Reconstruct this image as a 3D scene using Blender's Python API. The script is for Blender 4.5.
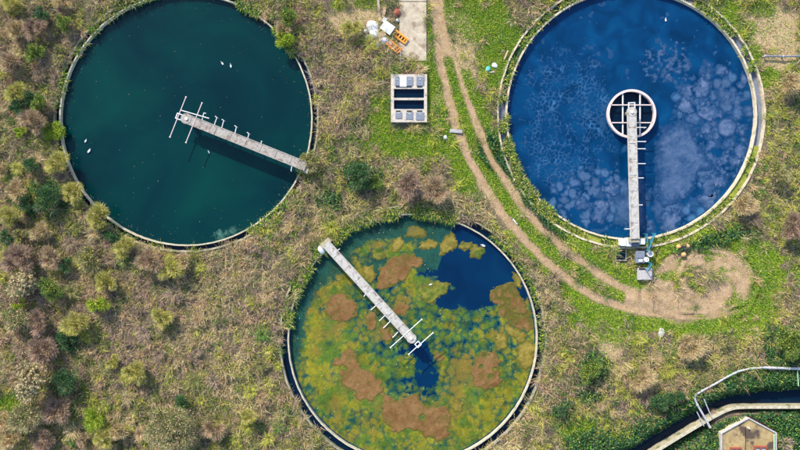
import bpy, bmesh, math
import numpy as np
from mathutils import Vector

for o in list(bpy.data.objects):
    bpy.data.objects.remove(o)
C = bpy.context.scene.collection
rng = np.random.default_rng(7)
PI = math.pi
S, H = 0.1, 70.0            # metres per photo pixel on the ground, camera height

# ------------------------------------------------------------------ camera, sky, sun
cam = bpy.data.cameras.new('camera')
cam.sensor_width = 36; cam.lens = 36 * H / 80.0; cam.clip_end = 2000
co = bpy.data.objects.new('camera', cam); C.objects.link(co)
co.location = (0, 0, H)
sc = bpy.context.scene
sc.camera = co
SUN_EL = math.radians(33)
SH = Vector((0.52, -0.854, 0)).normalized()       # shadows fall down and to the right
world = bpy.data.worlds.new('World'); sc.world = world; world.use_nodes = True
wn = world.node_tree.nodes; wl = world.node_tree.links
sky = wn.new('ShaderNodeTexSky'); sky.sky_type = 'NISHITA'; sky.sun_disc = False
sky.sun_elevation = SUN_EL; sky.sun_rotation = math.atan2(-SH.x, -SH.y)
wl.new(sky.outputs['Color'], wn['Background'].inputs['Color'])
wn['Background'].inputs['Strength'].default_value = 0.15
sun = bpy.data.lights.new('sun', 'SUN'); sun.energy = 3.0; sun.angle = math.radians(1.2)
sun.color = (1.0, 0.93, 0.80)
so = bpy.data.objects.new('sun', sun); C.objects.link(so)
sd = Vector((SH.x * math.cos(SUN_EL), SH.y * math.cos(SUN_EL), -math.sin(SUN_EL)))
so.rotation_euler = sd.to_track_quat('-Z', 'Y').to_euler()
sc.view_settings.view_transform = 'Standard'; sc.view_settings.look = 'None'
sc.view_settings.gamma = 1; sc.view_settings.exposure = 1.2

# ------------------------------------------------------------------ helpers
def P(px, py, z=0.0):
    k = (H - z) / H
    return ((px - 400) * S * k, (225 - py) * S * k, z)
def PX(x, y):
    return x / S + 400, 225 - y / S

def vnoise(x, y, scale, seed):
    r = np.random.default_rng(seed).random((256, 256))
    u = np.asarray(x) / scale + 1000.37; v = np.asarray(y) / scale + 1000.71
    i = np.floor(u).astype(int); j = np.floor(v).astype(int)
    fu = u - i; fv = v - j
    fu = fu * fu * (3 - 2 * fu); fv = fv * fv * (3 - 2 * fv)
    a = r[i % 256, j % 256]; b = r[(i + 1) % 256, j % 256]
    c = r[i % 256, (j + 1) % 256]; d = r[(i + 1) % 256, (j + 1) % 256]
    return (a * (1 - fu) + b * fu) * (1 - fv) + (c * (1 - fu) + d * fu) * fv
def fbm(x, y, scale, seed, n=4):
    t = 0; a = 1; s = 0
    for k in range(n):
        t = t + a * vnoise(x, y, scale / 2 ** k, seed + 17 * k); s += a; a *= 0.55
    return t / s - 0.5
def sstep(a, b, v):
    t = np.clip((v - a) / (b - a), 0, 1); return t * t * (3 - 2 * t)
def seg_dist(x, y, pts):
    d = np.full(np.shape(x), 1e9)
    for (ax, ay), (bx, by) in zip(pts[:-1], pts[1:]):
        vx, vy = bx - ax, by - ay
        t = np.clip(((x - ax) * vx + (y - ay) * vy) / (vx * vx + vy * vy + 1e-9), 0, 1)
        d = np.minimum(d, np.hypot(x - ax - t * vx, y - ay - t * vy))
    return d
def inside_poly(x, y, poly):
    ins = np.zeros(np.shape(x), bool); n = len(poly); j = n - 1
    for i in range(n):
        xi, yi = poly[i]; xj, yj = poly[j]
        if yi != yj:
            ins ^= ((yi > y) != (yj > y)) & (x < (xj - xi) * (y - yi) / (yj - yi) + xi)
        j = i
    return ins
def sdf_poly(x, y, poly):
    d = seg_dist(x, y, list(poly) + [poly[0]])
    return np.where(inside_poly(x, y, poly), d, -d)
def smooth_line(pts, n=8):
    out = []
    q = [pts[0]] + list(pts) + [pts[-1]]
    for i in range(1, len(q) - 2):
        p0, p1, p2, p3 = (np.array(q[i + k], float) for k in (-1, 0, 1, 2))
        for t in np.linspace(0, 1, n, endpoint=False):
            out.append(tuple(0.5 * ((2 * p1) + (-p0 + p2) * t + (2 * p0 - 5 * p1 + 4 * p2 - p3) * t * t + (-p0 + 3 * p1 - 3 * p2 + p3) * t ** 3)))
    out.append(tuple(pts[-1])); return out

def tag(o, label=None, cat=None, group=None, kind=None):
    if label: o['label'] = label
    if cat: o['category'] = cat
    if group: o['group'] = group
    if kind: o['kind'] = kind
    return o
def thing(name, label, cat, loc=(0, 0, 0), rz=0.0, group=None):
    o = bpy.data.objects.new(name, None); C.objects.link(o)
    o.location = loc; o.rotation_euler = (0, 0, rz); o.empty_display_size = 0.3
    return tag(o, label, cat, group)

def mesh_np(name, v, f, col=None, smooth=False):
    me = bpy.data.meshes.new(name)
    v = np.asarray(v, np.float32); f = np.asarray(f, np.int32)
    n, k = f.shape
    me.vertices.add(len(v)); me.vertices.foreach_set('co', v.ravel())
    me.loops.add(n * k); me.loops.foreach_set('vertex_index', f.ravel())
    me.polygons.add(n); me.polygons.foreach_set('loop_start', np.arange(0, n * k, k, dtype=np.int32))
    me.polygons.foreach_set('use_smooth', np.full(n, smooth))
    if col is not None:
        a = me.color_attributes.new('Col', 'FLOAT_COLOR', 'POINT')
        c = np.ones((len(v), 4), np.float32); c[:, :3] = col
        a.data.foreach_set('color', c.ravel())
    me.update(calc_edges=True)
    return me
def link(name, me, m=None, parent=None, loc=None):
    o = bpy.data.objects.new(name, me); C.objects.link(o)
    if m: me.materials.append(m)
    if parent: o.parent = parent
    if loc is not None: o.location = loc
    return o

class MB:
    """collects boxes, tubes, discs and rings into one mesh"""
    def __init__(s): s.b = bmesh.new()
    def box(s, c, size, rz=0.0, bev=0.0, ry=0.0, rx=0.0):
        from mathutils import Matrix, Euler
        g = bmesh.ops.create_cube(s.b, size=1.0)
        vs = g['verts']
        M = Matrix.Translation(c) @ Euler((rx, ry, rz)).to_matrix().to_4x4() @ Matrix.Diagonal((*size, 1))
        bmesh.ops.transform(s.b, matrix=M, verts=vs)
        if bev:
            es = list({e for v in vs for e in v.link_edges})
            bmesh.ops.bevel(s.b, geom=es, offset=bev, segments=1, affect='EDGES')
        return s
    def tube(s, pts, r, n=8, r1=None):
        pts = [Vector(p) for p in pts]; rings = []
        for i, p in enumerate(pts):
            t = (pts[min(i + 1, len(pts) - 1)] - pts[max(i - 1, 0)]).normalized()
            up = Vector((0, 0, 1)) if abs(t.z) < 0.9 else Vector((1, 0, 0))
            a = t.cross(up).normalized(); b2 = t.cross(a)
            rr = r if r1 is None else r + (r1 - r) * i / (len(pts) - 1)
            rings.append([s.b.verts.new(p + a * rr * math.cos(2 * PI * k / n) + b2 * rr * math.sin(2 * PI * k / n)) for k in range(n)])
        for A, B in zip(rings[:-1], rings[1:]):
            for k in range(n):
                s.b.faces.new((A[k], A[(k + 1) % n], B[(k + 1) % n], B[k]))
        s.b.faces.new(rings[0][::-1]); s.b.faces.new(rings[-1])
        return s
    def cyl(s, c, r, h, n=20):
        return s.tube([c, (c[0], c[1], c[2] + h)], r, n)
    def prism(s, poly, z0, z1):
        a = [s.b.verts.new((x, y, z0)) for x, y in poly]; b = [s.b.verts.new((x, y, z1)) for x, y in poly]
        n = len(poly)
        s.b.faces.new(a[::-1]); s.b.faces.new(b)
        for i in range(n): s.b.faces.new((a[i], a[(i + 1) % n], b[(i + 1) % n], b[i]))
        return s
    def ring(s, r0, r1, z0, z1, n=160, wob=0.0, c=(0, 0), a0=0, a1=2 * PI):
        full = abs(a1 - a0 - 2 * PI) < 1e-6
        m = n if full else n + 1
        R = np.random.default_rng(int(r0 * 991)); loops = []
        for i in range(m):
            a = a0 + (a1 - a0) * i / n; w = wob * (R.random() - .5); zz = wob * (R.random() - .5)
            ca, sa = math.cos(a), math.sin(a)
            loops.append([s.b.verts.new((c[0] + (r + w) * ca, c[1] + (r + w) * sa, z)) for r, z in ((r0, z0), (r0, z1 + zz), (r1, z1 + zz), (r1, z0))])
        for i in range(n):
            A, B = loops[i], loops[(i + 1) % m]
            for k in range(4): s.b.faces.new((A[k], A[(k + 1) % 4], B[(k + 1) % 4], B[k]))
        if not full:
            s.b.faces.new(loops[0]); s.b.faces.new(loops[-1][::-1])
        return s
    def build(s, name, m, parent=None, loc=None, smooth=False):
        bmesh.ops.recalc_face_normals(s.b, faces=s.b.faces)
        me = bpy.data.meshes.new(name); s.b.to_mesh(me); s.b.free()
        if smooth:
            for p in me.polygons: p.use_smooth = True
        return link(name, me, m, parent, loc)

# ------------------------------------------------------------------ materials
def mat(name, c1, c2=None, scale=2.0, rough=0.85, bump=0.0, spots=None, spec=0.3, detail=6, metal=0.0, attr=False):
    m = bpy.data.materials.new(name); m.use_nodes = True
    n = m.node_tree.nodes; l = m.node_tree.links; b = n['Principled BSDF']
    b.inputs['Roughness'].default_value = rough; b.inputs['Specular IOR Level'].default_value = spec
    b.inputs['Metallic'].default_value = metal
    tc = n.new('ShaderNodeTexCoord')
    nz = n.new('ShaderNodeTexNoise'); nz.inputs['Scale'].default_value = scale; nz.inputs['Detail'].default_value = detail
    nz.inputs['Roughness'].default_value = 0.65
    l.new(tc.outputs['Object'], nz.inputs['Vector'])
    if attr:
        at = n.new('ShaderNodeAttribute'); at.attribute_name = 'Col'
        out = at.outputs['Color']
        if c2:                              # speckle over the attribute colour
            mx = n.new('ShaderNodeMixRGB'); mx.blend_type = 'MULTIPLY'; mx.inputs[0].default_value = 1
            rp = n.new('ShaderNodeValToRGB'); rp.color_ramp.elements[0].position = 0.3; rp.color_ramp.elements[1].position = 0.7
            rp.color_ramp.elements[0].color = (*c1, 1); rp.color_ramp.elements[1].color = (*c2, 1)
            l.new(nz.outputs['Fac'], rp.inputs['Fac']); l.new(out, mx.inputs[1]); l.new(rp.outputs['Color'], mx.inputs[2])
            out = mx.outputs['Color']
        l.new(out, b.inputs['Base Color'])
    elif c2 is None:
        b.inputs['Base Color'].default_value = (*c1, 1)
    else:
        rp = n.new('ShaderNodeValToRGB')
        rp.color_ramp.elements[0].position = 0.32; rp.color_ramp.elements[1].position = 0.68
        rp.color_ramp.elements[0].color = (*c1, 1); rp.color_ramp.elements[1].color = (*c2, 1)
        l.new(nz.outputs['Fac'], rp.inputs['Fac'])
        out = rp.outputs['Color']
        if spots:
            n2 = n.new('ShaderNodeTexNoise'); n2.inputs['Scale'].default_value = spots[1]; n2.inputs['Detail'].default_value = 5
            l.new(tc.outputs['Object'], n2.inputs['Vector'])
            r2 = n.new('ShaderNodeValToRGB'); r2.color_ramp.elements[0].position = spots[2]; r2.color_ramp.elements[1].position = spots[2] + 0.12
            l.new(n2.outputs['Fac'], r2.inputs['Fac'])
            mx = n.new('ShaderNodeMixRGB'); l.new(r2.outputs['Color'], mx.inputs[0]); l.new(out, mx.inputs[1])
            mx.inputs[2].default_value = (*spots[0], 1); out = mx.outputs['Color']
        l.new(out, b.inputs['Base Color'])
    if bump:
        bp = n.new('ShaderNodeBump'); bp.inputs['Strength'].default_value = bump; bp.inputs['Distance'].default_value = 0.05
        l.new(nz.outputs['Fac'], bp.inputs['Height']); l.new(bp.outputs['Normal'], b.inputs['Normal'])
    return m

M = {}
M['leaf'] = mat('foliage', (0, 0, 0), attr=True, rough=0.75, spec=0.15)
M['bark'] = mat('bark', (0.07, 0.05, 0.035), (0.14, 0.11, 0.08), 12, bump=0.3)
M['rim_pale'] = mat('rim_concrete_pale', (0.42, 0.35, 0.24), (0.62, 0.52, 0.38), 3, bump=0.2, spots=((0.2, 0.2, 0.09), 1.3, 0.58))
M['rim_grey'] = mat('rim_concrete_grey', (0.20, 0.19, 0.13), (0.40, 0.35, 0.24), 3, bump=0.2, spots=((0.10, 0.12, 0.05), 1.1, 0.55))
M['rim_weir'] = mat('weir_concrete', (0.30, 0.28, 0.20), (0.55, 0.48, 0.35), 3, bump=0.2, spots=((0.16, 0.18, 0.07), 1.1, 0.6))
M['deck'] = mat('deck_concrete', (0.22, 0.195, 0.17), (0.40, 0.365, 0.32), 5, bump=0.3, spots=((0.20, 0.15, 0.12), 2.6, 0.54))
M['deck_white'] = mat('deck_concrete_white', (0.32, 0.30, 0.27), (0.48, 0.455, 0.42), 5, bump=0.3, spots=((0.24, 0.19, 0.15), 2.4, 0.55))
M['steel'] = mat('galvanised_steel', (0.48, 0.46, 0.44), (0.66, 0.64, 0.62), 9, rough=0.55, spots=((0.30, 0.17, 0.11), 3.0, 0.66))
M['steel_pink'] = mat('primed_steel', (0.52, 0.38, 0.36), (0.68, 0.56, 0.52), 9, rough=0.6)
M['concrete'] = mat('slab_concrete', (0.33, 0.27, 0.19), (0.52, 0.44, 0.33), 1.8, bump=0.3, spots=((0.24, 0.18, 0.12), 1.0, 0.52))
M['chamber'] = mat('chamber_concrete', (0.36, 0.31, 0.25), (0.54, 0.48, 0.40), 3, bump=0.25, spots=((0.24, 0.2, 0.15), 2, 0.6))
M['hatch'] = mat('hatch_steel', (0.12, 0.14, 0.18), (0.22, 0.24, 0.28), 6, rough=0.5, spots=((0.2, 0.14, 0.1), 4, 0.68))
M['dark'] = mat('dark_void', (0.006, 0.007, 0.012), rough=0.6)
M['white'] = mat('white_plastic', (0.56, 0.58, 0.62), (0.72, 0.72, 0.72), 5, rough=0.5, bump=0.2)
M['orange'] = mat('orange_plastic', (0.80, 0.24, 0.02), (0.85, 0.32, 0.04), 5, rough=0.45)
M['tan'] = mat('weathered_board', (0.42, 0.28, 0.16), (0.58, 0.42, 0.27), 8, bump=0.2)
M['timber'] = mat('grey_timber', (0.38, 0.28, 0.24), (0.55, 0.42, 0.36), 8, bump=0.2)
M['orange_pale'] = mat('float_orange', (0.62, 0.27, 0.08), (0.75, 0.38, 0.14), 6, rough=0.5)
M['red'] = mat('red_paint', (0.20, 0.045, 0.03), (0.32, 0.09, 0.05), 6)
M['blue'] = mat('blue_rail_paint', (0.02, 0.14, 0.21), (0.03, 0.21, 0.28), 6, rough=0.4)
M['pipe'] = mat('pipe_cladding', (0.28, 0.29, 0.31), (0.46, 0.46, 0.48), 4, rough=0.5, spots=((0.36, 0.34, 0.32), 2.5, 0.6))
M['rubber'] = mat('black_rubber', (0.02, 0.02, 0.022), (0.035, 0.035, 0.04), 8, rough=0.7)
M['stone'] = mat('pale_stone', (0.28, 0.26, 0.235), (0.46, 0.44, 0.40), 5, bump=0.4)
M['roof'] = mat('roof_concrete', (0.24, 0.165, 0.07), (0.42, 0.31, 0.15), 1.6, bump=0.3, spots=((0.08, 0.055, 0.04), 0.9, 0.5))
M['coping'] = mat('coping_stone', (0.30, 0.275, 0.27), (0.44, 0.41, 0.40), 4, bump=0.2)
M['wall'] = mat('wall_render', (0.36, 0.30, 0.22), (0.46, 0.39, 0.30), 3, bump=0.2)
M['feather'] = mat('white_feathers', (0.72, 0.72, 0.70), (0.82, 0.82, 0.80), 20)
M['bill'] = mat('yellow_bill', (0.6, 0.32, 0.05))
M['mat'] = mat('scum_surface', (0.78, 0.78, 0.78), (1.12, 1.1, 1.08), 5, rough=0.7, bump=0.25, attr=True, spec=0.2)
M['moss'] = mat('moss', (0.13, 0.19, 0.02), (0.30, 0.30, 0.05), 3, bump=0.5, spots=((0.33, 0.27, 0.12), 1.0, 0.62))
M['glass'] = mat('dirty_glass', (0.30, 0.28, 0.27), (0.5, 0.46, 0.42), 4, rough=0.25, spec=0.5)
M['green_pipe'] = mat('green_pipe', (0.25, 0.42, 0.24), (0.36, 0.52, 0.32), 6)
M['cyan'] = mat('cyan_plastic', (0.05, 0.4, 0.42), rough=0.4)

def water_mat(name, c1, c2, c3, scale, rough=0.12, bump=0.04):
    """murky, opaque water: colour from drifting silt, ripples from fine noise"""
    m = bpy.data.materials.new(name); m.use_nodes = True
    n = m.node_tree.nodes; l = m.node_tree.links; b = n['Principled BSDF']
    tc = n.new('ShaderNodeTexCoord')
    nz = n.new('ShaderNodeTexNoise'); nz.inputs['Scale'].default_value = scale; nz.inputs['Detail'].default_value = 7
    nz.inputs['Distortion'].default_value = 0.6
    l.new(tc.outputs['Object'], nz.inputs['Vector'])
    rp = n.new('ShaderNodeValToRGB'); e = rp.color_ramp.elements
    e[0].position = 0.3; e[0].color = (*c1, 1); e[1].position = 0.72; e[1].color = (*c3, 1)
    k = e.new(0.5); k.color = (*c2, 1)
    l.new(nz.outputs['Fac'], rp.inputs['Fac']); l.new(rp.outputs['Color'], b.inputs['Base Color'])
    b.inputs['Roughness'].default_value = rough; b.inputs['IOR'].default_value = 1.33; b.inputs['Specular IOR Level'].default_value = 0.3
    n2 = n.new('ShaderNodeTexNoise'); n2.inputs['Scale'].default_value = 2.2; n2.inputs['Detail'].default_value = 4
    l.new(tc.outputs['Object'], n2.inputs['Vector'])
    bp = n.new('ShaderNodeBump'); bp.inputs['Strength'].default_value = bump; bp.inputs['Distance'].default_value = 0.1
    l.new(n2.outputs['Fac'], bp.inputs['Height']); l.new(bp.outputs['Normal'], b.inputs['Normal'])
    return m
M['water1'] = water_mat('water_teal', (0.0003, 0.013, 0.020), (0.0004, 0.023, 0.026), (0.0008, 0.037, 0.031), 0.10)
M['water2'] = water_mat('water_blue', (0.0005, 0.020, 0.062), (0.0008, 0.032, 0.098), (0.0015, 0.050, 0.135), 0.45)
M['water3'] = water_mat('water_navy', (0.0004, 0.013, 0.042), (0.0006, 0.018, 0.058), (0.0008, 0.026, 0.066), 0.25)
M['water4'] = water_mat('water_ditch', (0.001, 0.008, 0.022), (0.001, 0.010, 0.028), (0.002, 0.014, 0.03), 0.5)

# ------------------------------------------------------------------ layout of the place (photo pixels)
TANKS = [((186.2, 119.5), 12.58), ((631.0, 114.5), 12.46), ((412.6, 338.5), 12.43)]
TC = [P(*c)[:2] for c, r in TANKS]
WZ = -0.35
R_OUT = 0.95                       # outer wall stands this far outside the weir
GAP = (0.62, 0.88, 0.85)
RUT_L = smooth_line([(433, -30), (436, 10), (440, 45), (444, 75), (452, 108), (464, 142), (480, 178), (501, 210), (527, 240), (557, 268), (590, 291), (622, 305), (665, 313), (700, 313)])
RUT_R = smooth_line([(437, -30), (444, 30), (455, 70), (470, 108), (484, 142), (501, 172), (521, 201), (546, 230), (576, 255), (606, 277), (636, 291), (665, 293)])
DITCH = smooth_line([(830, 398), (790, 399), (755, 402), (728, 408), (704, 419), (676, 435), (640, 456), (600, 475)])
LOOPS = [(706, 283, 24, 16), (690, 292, 46, 24), (716, 278, 40, 32), (703, 281, 50, 36), (708, 280, 36, 25), (700, 284, 60, 42)]
def ell(px, py, e):
    cx, cy, rx, ry = e[:4]; a = math.radians(e[4]) if len(e) > 4 else 0
    dx, dy = px - cx, py - cy
    u = (dx * math.cos(a) + dy * math.sin(a)) / rx; v = (-dx * math.sin(a) + dy * math.cos(a)) / ry
    return np.sqrt(u * u + v * v)
GRASS_E = [(482, 18, 34, 26), (492, 62, 15, 26, -10), (505, 35, 14, 22, 40), (378, 118, 12, 26), (410, 143, 42, 12), (742, 258, 55, 22, 20), (755, 290, 26, 40),
           (715, 325, 70, 9), (603, 328, 38, 13, 15), (722, 14, 18, 20), (742, 30, 14, 12), (762, 8, 14, 9), (96, 423, 9, 15), (12, 402, 14, 9), (578, 432, 17, 16), (340, 6, 8, 7), (372, 5, 14, 5),
           (668, 262, 18, 24), (745, 52, 16, 12), (440, 20, 10, 30), (770, 78, 12, 7), (480, 118, 10, 20, -20), (785, 440, 14, 25), (752, 377, 30, 5)]
GRASS_L = [([(431, 60), (434, 90), (441, 120), (452, 148), (470, 185)], 9), ([(449, 60), (460, 100), (474, 140), (491, 176), (511, 206), (536, 236), (566, 262), (598, 284), (625, 297)], 5.5),
           ([(463, 75), (480, 110), (496, 142), (513, 174)], 7), ([(560, 226), (590, 254), (618, 273), (640, 280)], 8), ([(560, 282), (590, 306), (640, 322), (690, 327)], 7),
           ([(512, 232), (540, 262), (570, 287)], 4), ([(620, 268), (650, 287), (662, 270)], 5)]
SAND_E = [(462, 42, 20, 34, -12), (346, 18, 18, 13), (772, 26, 32, 26), (778, 62, 20, 10), (437, 105, 5, 17), (716, 45, 14, 10), (609, 346, 13, 16), (712, 6, 10, 8), (790, 45, 18, 14), (370, 12, 12, 10)]
PALE_E = [(745, 205, 45, 18, -20), (785, 85, 18, 16), (690, 348, 22, 12), (656, 385, 28, 16), (430, 190, 42, 22), (485, 205, 20, 20, 40), (540, 300, 16, 30, 30), (640, 360, 30, 14), (330, 215, 30, 14), (240, 270, 40, 18), (350, 30, 20, 10), (210, 320, 35, 25), (620, 255, 20, 14), (240, 380, 30, 30), (770, 175, 25, 20), (390, 198, 20, 18)]
DARK_E = [(362, 176, 18, 14), (66, 384, 16, 10), (690, 425, 60, 9, -28), (600, 440, 30, 10), (755, 388, 45, 9), (590, 375, 14, 22, 20), (560, 408, 10, 8), (48, 200, 26, 18), (45, 14, 10, 7), (28, 100, 12, 10), (500, 158, 12, 30, -30), (540, 212, 30, 8, 40),
          (785, 345, 20, 20), (110, 237, 14, 7), (658, 402, 14, 9), (790, 425, 18, 28), (330, 200, 14, 8), (715, 240, 40, 6, -15), (70, 340, 12, 14), (760, 430, 30, 30)]
PURP_E = [(330, 60, 50, 45), (300, 20, 30, 20), (410, 185, 30, 18), (150, 300, 120, 60), (60, 60, 50, 60), (250, 320, 60, 60), (560, 370, 30, 40), (40, 340, 50, 50), (500, 190, 12, 30, -25), (640, 390, 40, 25), (790, 300, 15, 40), (375, 60, 20, 25), (500, 12, 12, 30, 40)]
def emask(px, py, L, soft=0.35):
    m = np.zeros(np.shape(px))
    for e in L: m = np.maximum(m, 1 - sstep(1 - soft, 1 + soft, ell(px, py, e)))
    return m
def zones(x, y):
    px, py = PX(x, y)
    wx = px + 14 * fbm(x, y, 2.2, 5); wy = py + 14 * fbm(x, y, 2.2, 9)
    dl = seg_dist(wx * .35 + px * .65, wy * .35 + py * .65, RUT_L); dr = seg_dist(wx * .35 + px * .65, wy * .35 + py * .65, RUT_R)
    dirt = np.maximum(1 - sstep(3.2, 7.0, dl), 1 - sstep(3.2, 7.0, dr))
    hub = 1 - sstep(0.85, 1.15, ell(wx * .5 + px * .5, wy * .5 + py * .5, (700, 283, 57, 39, -8)))
    inner = (1 - sstep(0.6, 1.2, ell(wx, wy, (704, 283, 20, 11)))) * 0.8
    neck = 1 - sstep(0.8, 1.2, ell(px, py, (655, 303, 40, 13, 8)))
    patch = sstep(0.02, 0.16, fbm(x, y, 1.3, 91)) * 0.9
    dirt = np.maximum(dirt, np.maximum(hub * (1 - inner) * (1 - patch * 0.6), neck))
    for e in LOOPS:
        d = (ell(px + 16 * fbm(x, y, 3.5, 33 + int(e[2])), py + 16 * fbm(x, y, 3.5, 34 + int(e[2])), e) - 1) * e[2]
        dirt = dirt * (1 - .5 * np.exp(-((d - 1) / 2.0) ** 2) * sstep(.35, .6, vnoise(x, y, 2.5, 35 + int(e[2]))))
    grass = emask(wx, wy, GRASS_E)
    for pts, w in GRASS_L: grass = np.maximum(grass, 1 - sstep(w * .6, w * 1.4, seg_dist(wx * .5 + px * .5, wy * .5 + py * .5, pts)))
    median = 1 - sstep(2.5, 5.5, seg_dist(px, py, GRASS_L[1][0]))
    dirt = dirt * (1 - 0.9 * median * (px < 625))
    grass = np.maximum(grass * (1 - dirt), median * (px < 625))
    sand = emask(wx, wy, SAND_E) * (1 - dirt) * (1 - 0.5 * grass)
    return dirt, grass, sand, emask(wx, wy, PALE_E), emask(wx, wy, DARK_E), emask(wx, wy, PURP_E, 0.6)

def ditch_d(x, y):
    px, py = PX(x, y)
    return seg_dist(px, py, DITCH) * S
def ground_h(x, y):
    h = 0.22 * fbm(x, y, 5, 21) + 0.06 * fbm(x, y, 1, 22)
    px, py = PX(x, y)
    fl = seg_dist(px, py, RUT_L); fr = seg_dist(px, py, RUT_R)
    h = h * np.clip(np.minimum(fl, fr) / 12, 0.25, 1) - 0.06 * np.exp(-(np.minimum(fl, fr) / 4) ** 2)
    for e in LOOPS:                      # tyre ruts and ridges of the turning loop
        d = (ell(px + 16 * fbm(x, y, 3.5, 33 + int(e[2])), py + 16 * fbm(x, y, 3.5, 34 + int(e[2])), e) - 1) * e[2]
        h = h + sstep(.35, .6, vnoise(x, y, 2.5, 35 + int(e[2]))) * (0.13 * np.exp(-((d - 4) / 2.0) ** 2) - 0.09 * np.exp(-(d / 2.4) ** 2) + 0.10 * np.exp(-((d + 4) / 2.0) ** 2)) * np.exp(-(d / 8) ** 2)
    rad = np.minimum.reduce([np.hypot(x - c[0], y - c[1]) - r + 0.95 - g_ for c, (_, r), g_ in zip(TC, TANKS, GAP)])
    h = h * sstep(1.0, 2.2, rad)
    dd = ditch_d(x, y)
    h = h - 1.35 * (1 - sstep(0.45, 2.0, dd))
    flat = np.maximum.reduce([1 - sstep(0, 8, np.maximum(np.maximum(388 - px, px - 430), np.maximum(-20 - py, py - 126))),
                              1 - sstep(0, 8, np.maximum(np.maximum(612 - px, px - 656), np.maximum(238 - py, py - 284))),
                              1 - sstep(0, 6, np.maximum(np.maximum(716 - px, px - 782), np.maximum(414 - py, py - 500)))])
    h = h * (1 - flat) - 0.02 * flat
    h = np.where(rad < 1.0, -2.2 + 2.2 * sstep(0.86, 1.0, rad), h)
    return h

# ------------------------------------------------------------------ ground
def axis(lo, hi, st):
    a = np.arange(lo, hi + 1e-6, st); g = hi + np.cumsum(0.4 * 1.35 ** np.arange(20))
    g2 = lo - np.cumsum(0.4 * 1.35 ** np.arange(20))
    return np.concatenate([g2[::-1], a, g])
gx, gy = np.meshgrid(axis(-43, 43, 0.19), axis(-25.5, 25.5, 0.19))
nyg, nxg = gx.shape
gz = ground_h(gx, gy)
idx = np.arange(nxg * nyg).reshape(nyg, nxg)
gf = np.stack([idx[:-1, :-1], idx[:-1, 1:], idx[1:, 1:], idx[1:, :-1]], -1).reshape(-1, 4)
zd, zg, zs, zp, zk, zu = zones(gx, gy)
GXA, GYA = gx[0], gy[:, 0]
ZG = (zd, zg, zs, zp, zk, zu)
def look(x, y):
    i = np.searchsorted(GXA, x).clip(0, nxg - 1); j = np.searchsorted(GYA, y).clip(0, nyg - 1)
    return j, i
def zones_q(x, y):
    j, i = look(x, y); return tuple(z_[j, i] for z_ in ZG)
def ground_q(x, y):
    j, i = look(x, y); return gz[j, i]
DDG = ditch_d(gx, gy)
def ditch_q(x, y):
    j, i = look(x, y); return DDG[j, i]
# hard standings and scrub lie in the same mask: r dirt, g grass, b sand
gme = mesh_np('ground', np.stack([gx, gy, gz], -1).reshape(-1, 3), gf, np.stack([zd, zg, zs], -1).reshape(-1, 3), True)
def ground_mat():
    m = bpy.data.materials.new('ground_soil'); m.use_nodes = True
    n = m.node_tree.nodes; l = m.node_tree.links; b = n['Principled BSDF']
    b.inputs['Roughness'].default_value = 0.95; b.inputs['Specular IOR Level'].default_value = 0.1
    tc = n.new('ShaderNodeTexCoord'); at = n.new('ShaderNodeAttribute'); at.attribute_name = 'Col'
    sp = n.new('ShaderNodeSeparateColor'); l.new(at.outputs['Color'], sp.inputs[0])
    def noise(sc_, det=8, r=0.7):
        q = n.new('ShaderNodeTexNoise'); q.inputs['Scale'].default_value = sc_; q.inputs['Detail'].default_value = det; q.inputs['Roughness'].default_value = r
        l.new(tc.outputs['Object'], q.inputs['Vector']); return q.outputs['Fac']
    def ramp(f, c1, c2, a=0.3, z=0.7):
        r = n.new('ShaderNodeValToRGB'); r.color_ramp.elements[0].position = a; r.color_ramp.elements[1].position = z
        r.color_ramp.elements[0].color = (*c1, 1); r.color_ramp.elements[1].color = (*c2, 1); l.new(f, r.inputs['Fac']); return r.outputs['Color']
    def mix(f, a, c):
        x = n.new('ShaderNodeMixRGB'); l.new(f, x.inputs[0]); l.new(a, x.inputs[1]); l.new(c, x.inputs[2]); return x.outputs['Color']
    n1 = noise(1.3); n2 = noise(6); n3 = noise(0.5)
    base = ramp(n2, (0.06, 0.045, 0.035), (0.21, 0.155, 0.11))
    grn = ramp(n2, (0.05, 0.10, 0.012), (0.17, 0.22, 0.035))
    sand = ramp(n2, (0.30, 0.20, 0.11), (0.56, 0.40, 0.24))
    dirt = ramp(n1, (0.27, 0.18, 0.10), (0.47, 0.345, 0.215))
    def brk(s, amt=0.5):
        a = n.new('ShaderNodeMath'); a.operation = 'MULTIPLY_ADD'; l.new(n2, a.inputs[0]); a.inputs[1].default_value = amt * 2; 
        q = n.new('ShaderNodeMath'); q.operation = 'ADD'; l.new(s, q.inputs[0]); q.inputs[1].default_value = -amt
        l.new(q.outputs[0], a.inputs[2]); a.use_clamp = True; return a.outputs[0]
    peb = ramp(noise(14, 3), (0.62, 0.58, 0.54), (1.25, 1.22, 1.18), 0.35, 0.62)
    pm = n.new('ShaderNodeMixRGB'); pm.blend_type = 'MULTIPLY'; pm.inputs[0].default_value = 1; l.new(dirt, pm.inputs[1]); l.new(peb, pm.inputs[2]); dirt = pm.outputs['Color']
    c = mix(brk(sp.outputs[1], 0.3), base, grn)
    c = mix(brk(sp.outputs[2], 0.5), c, sand)
    c = mix(brk(sp.outputs[0], 0.55), c, dirt)
    l.new(c, b.inputs['Base Color'])
    bp = n.new('ShaderNodeBump'); bp.inputs['Strength'].default_value = 0.5; bp.inputs['Distance'].default_value = 0.08
    l.new(noise(9, 6), bp.inputs['Height']); l.new(bp.outputs['Normal'], b.inputs['Normal'])
    return m
g = link('ground', gme, ground_mat()); tag(g, 'rough scrubby ground with a worn earth track between the round tanks', 'ground', kind='structure')

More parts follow.
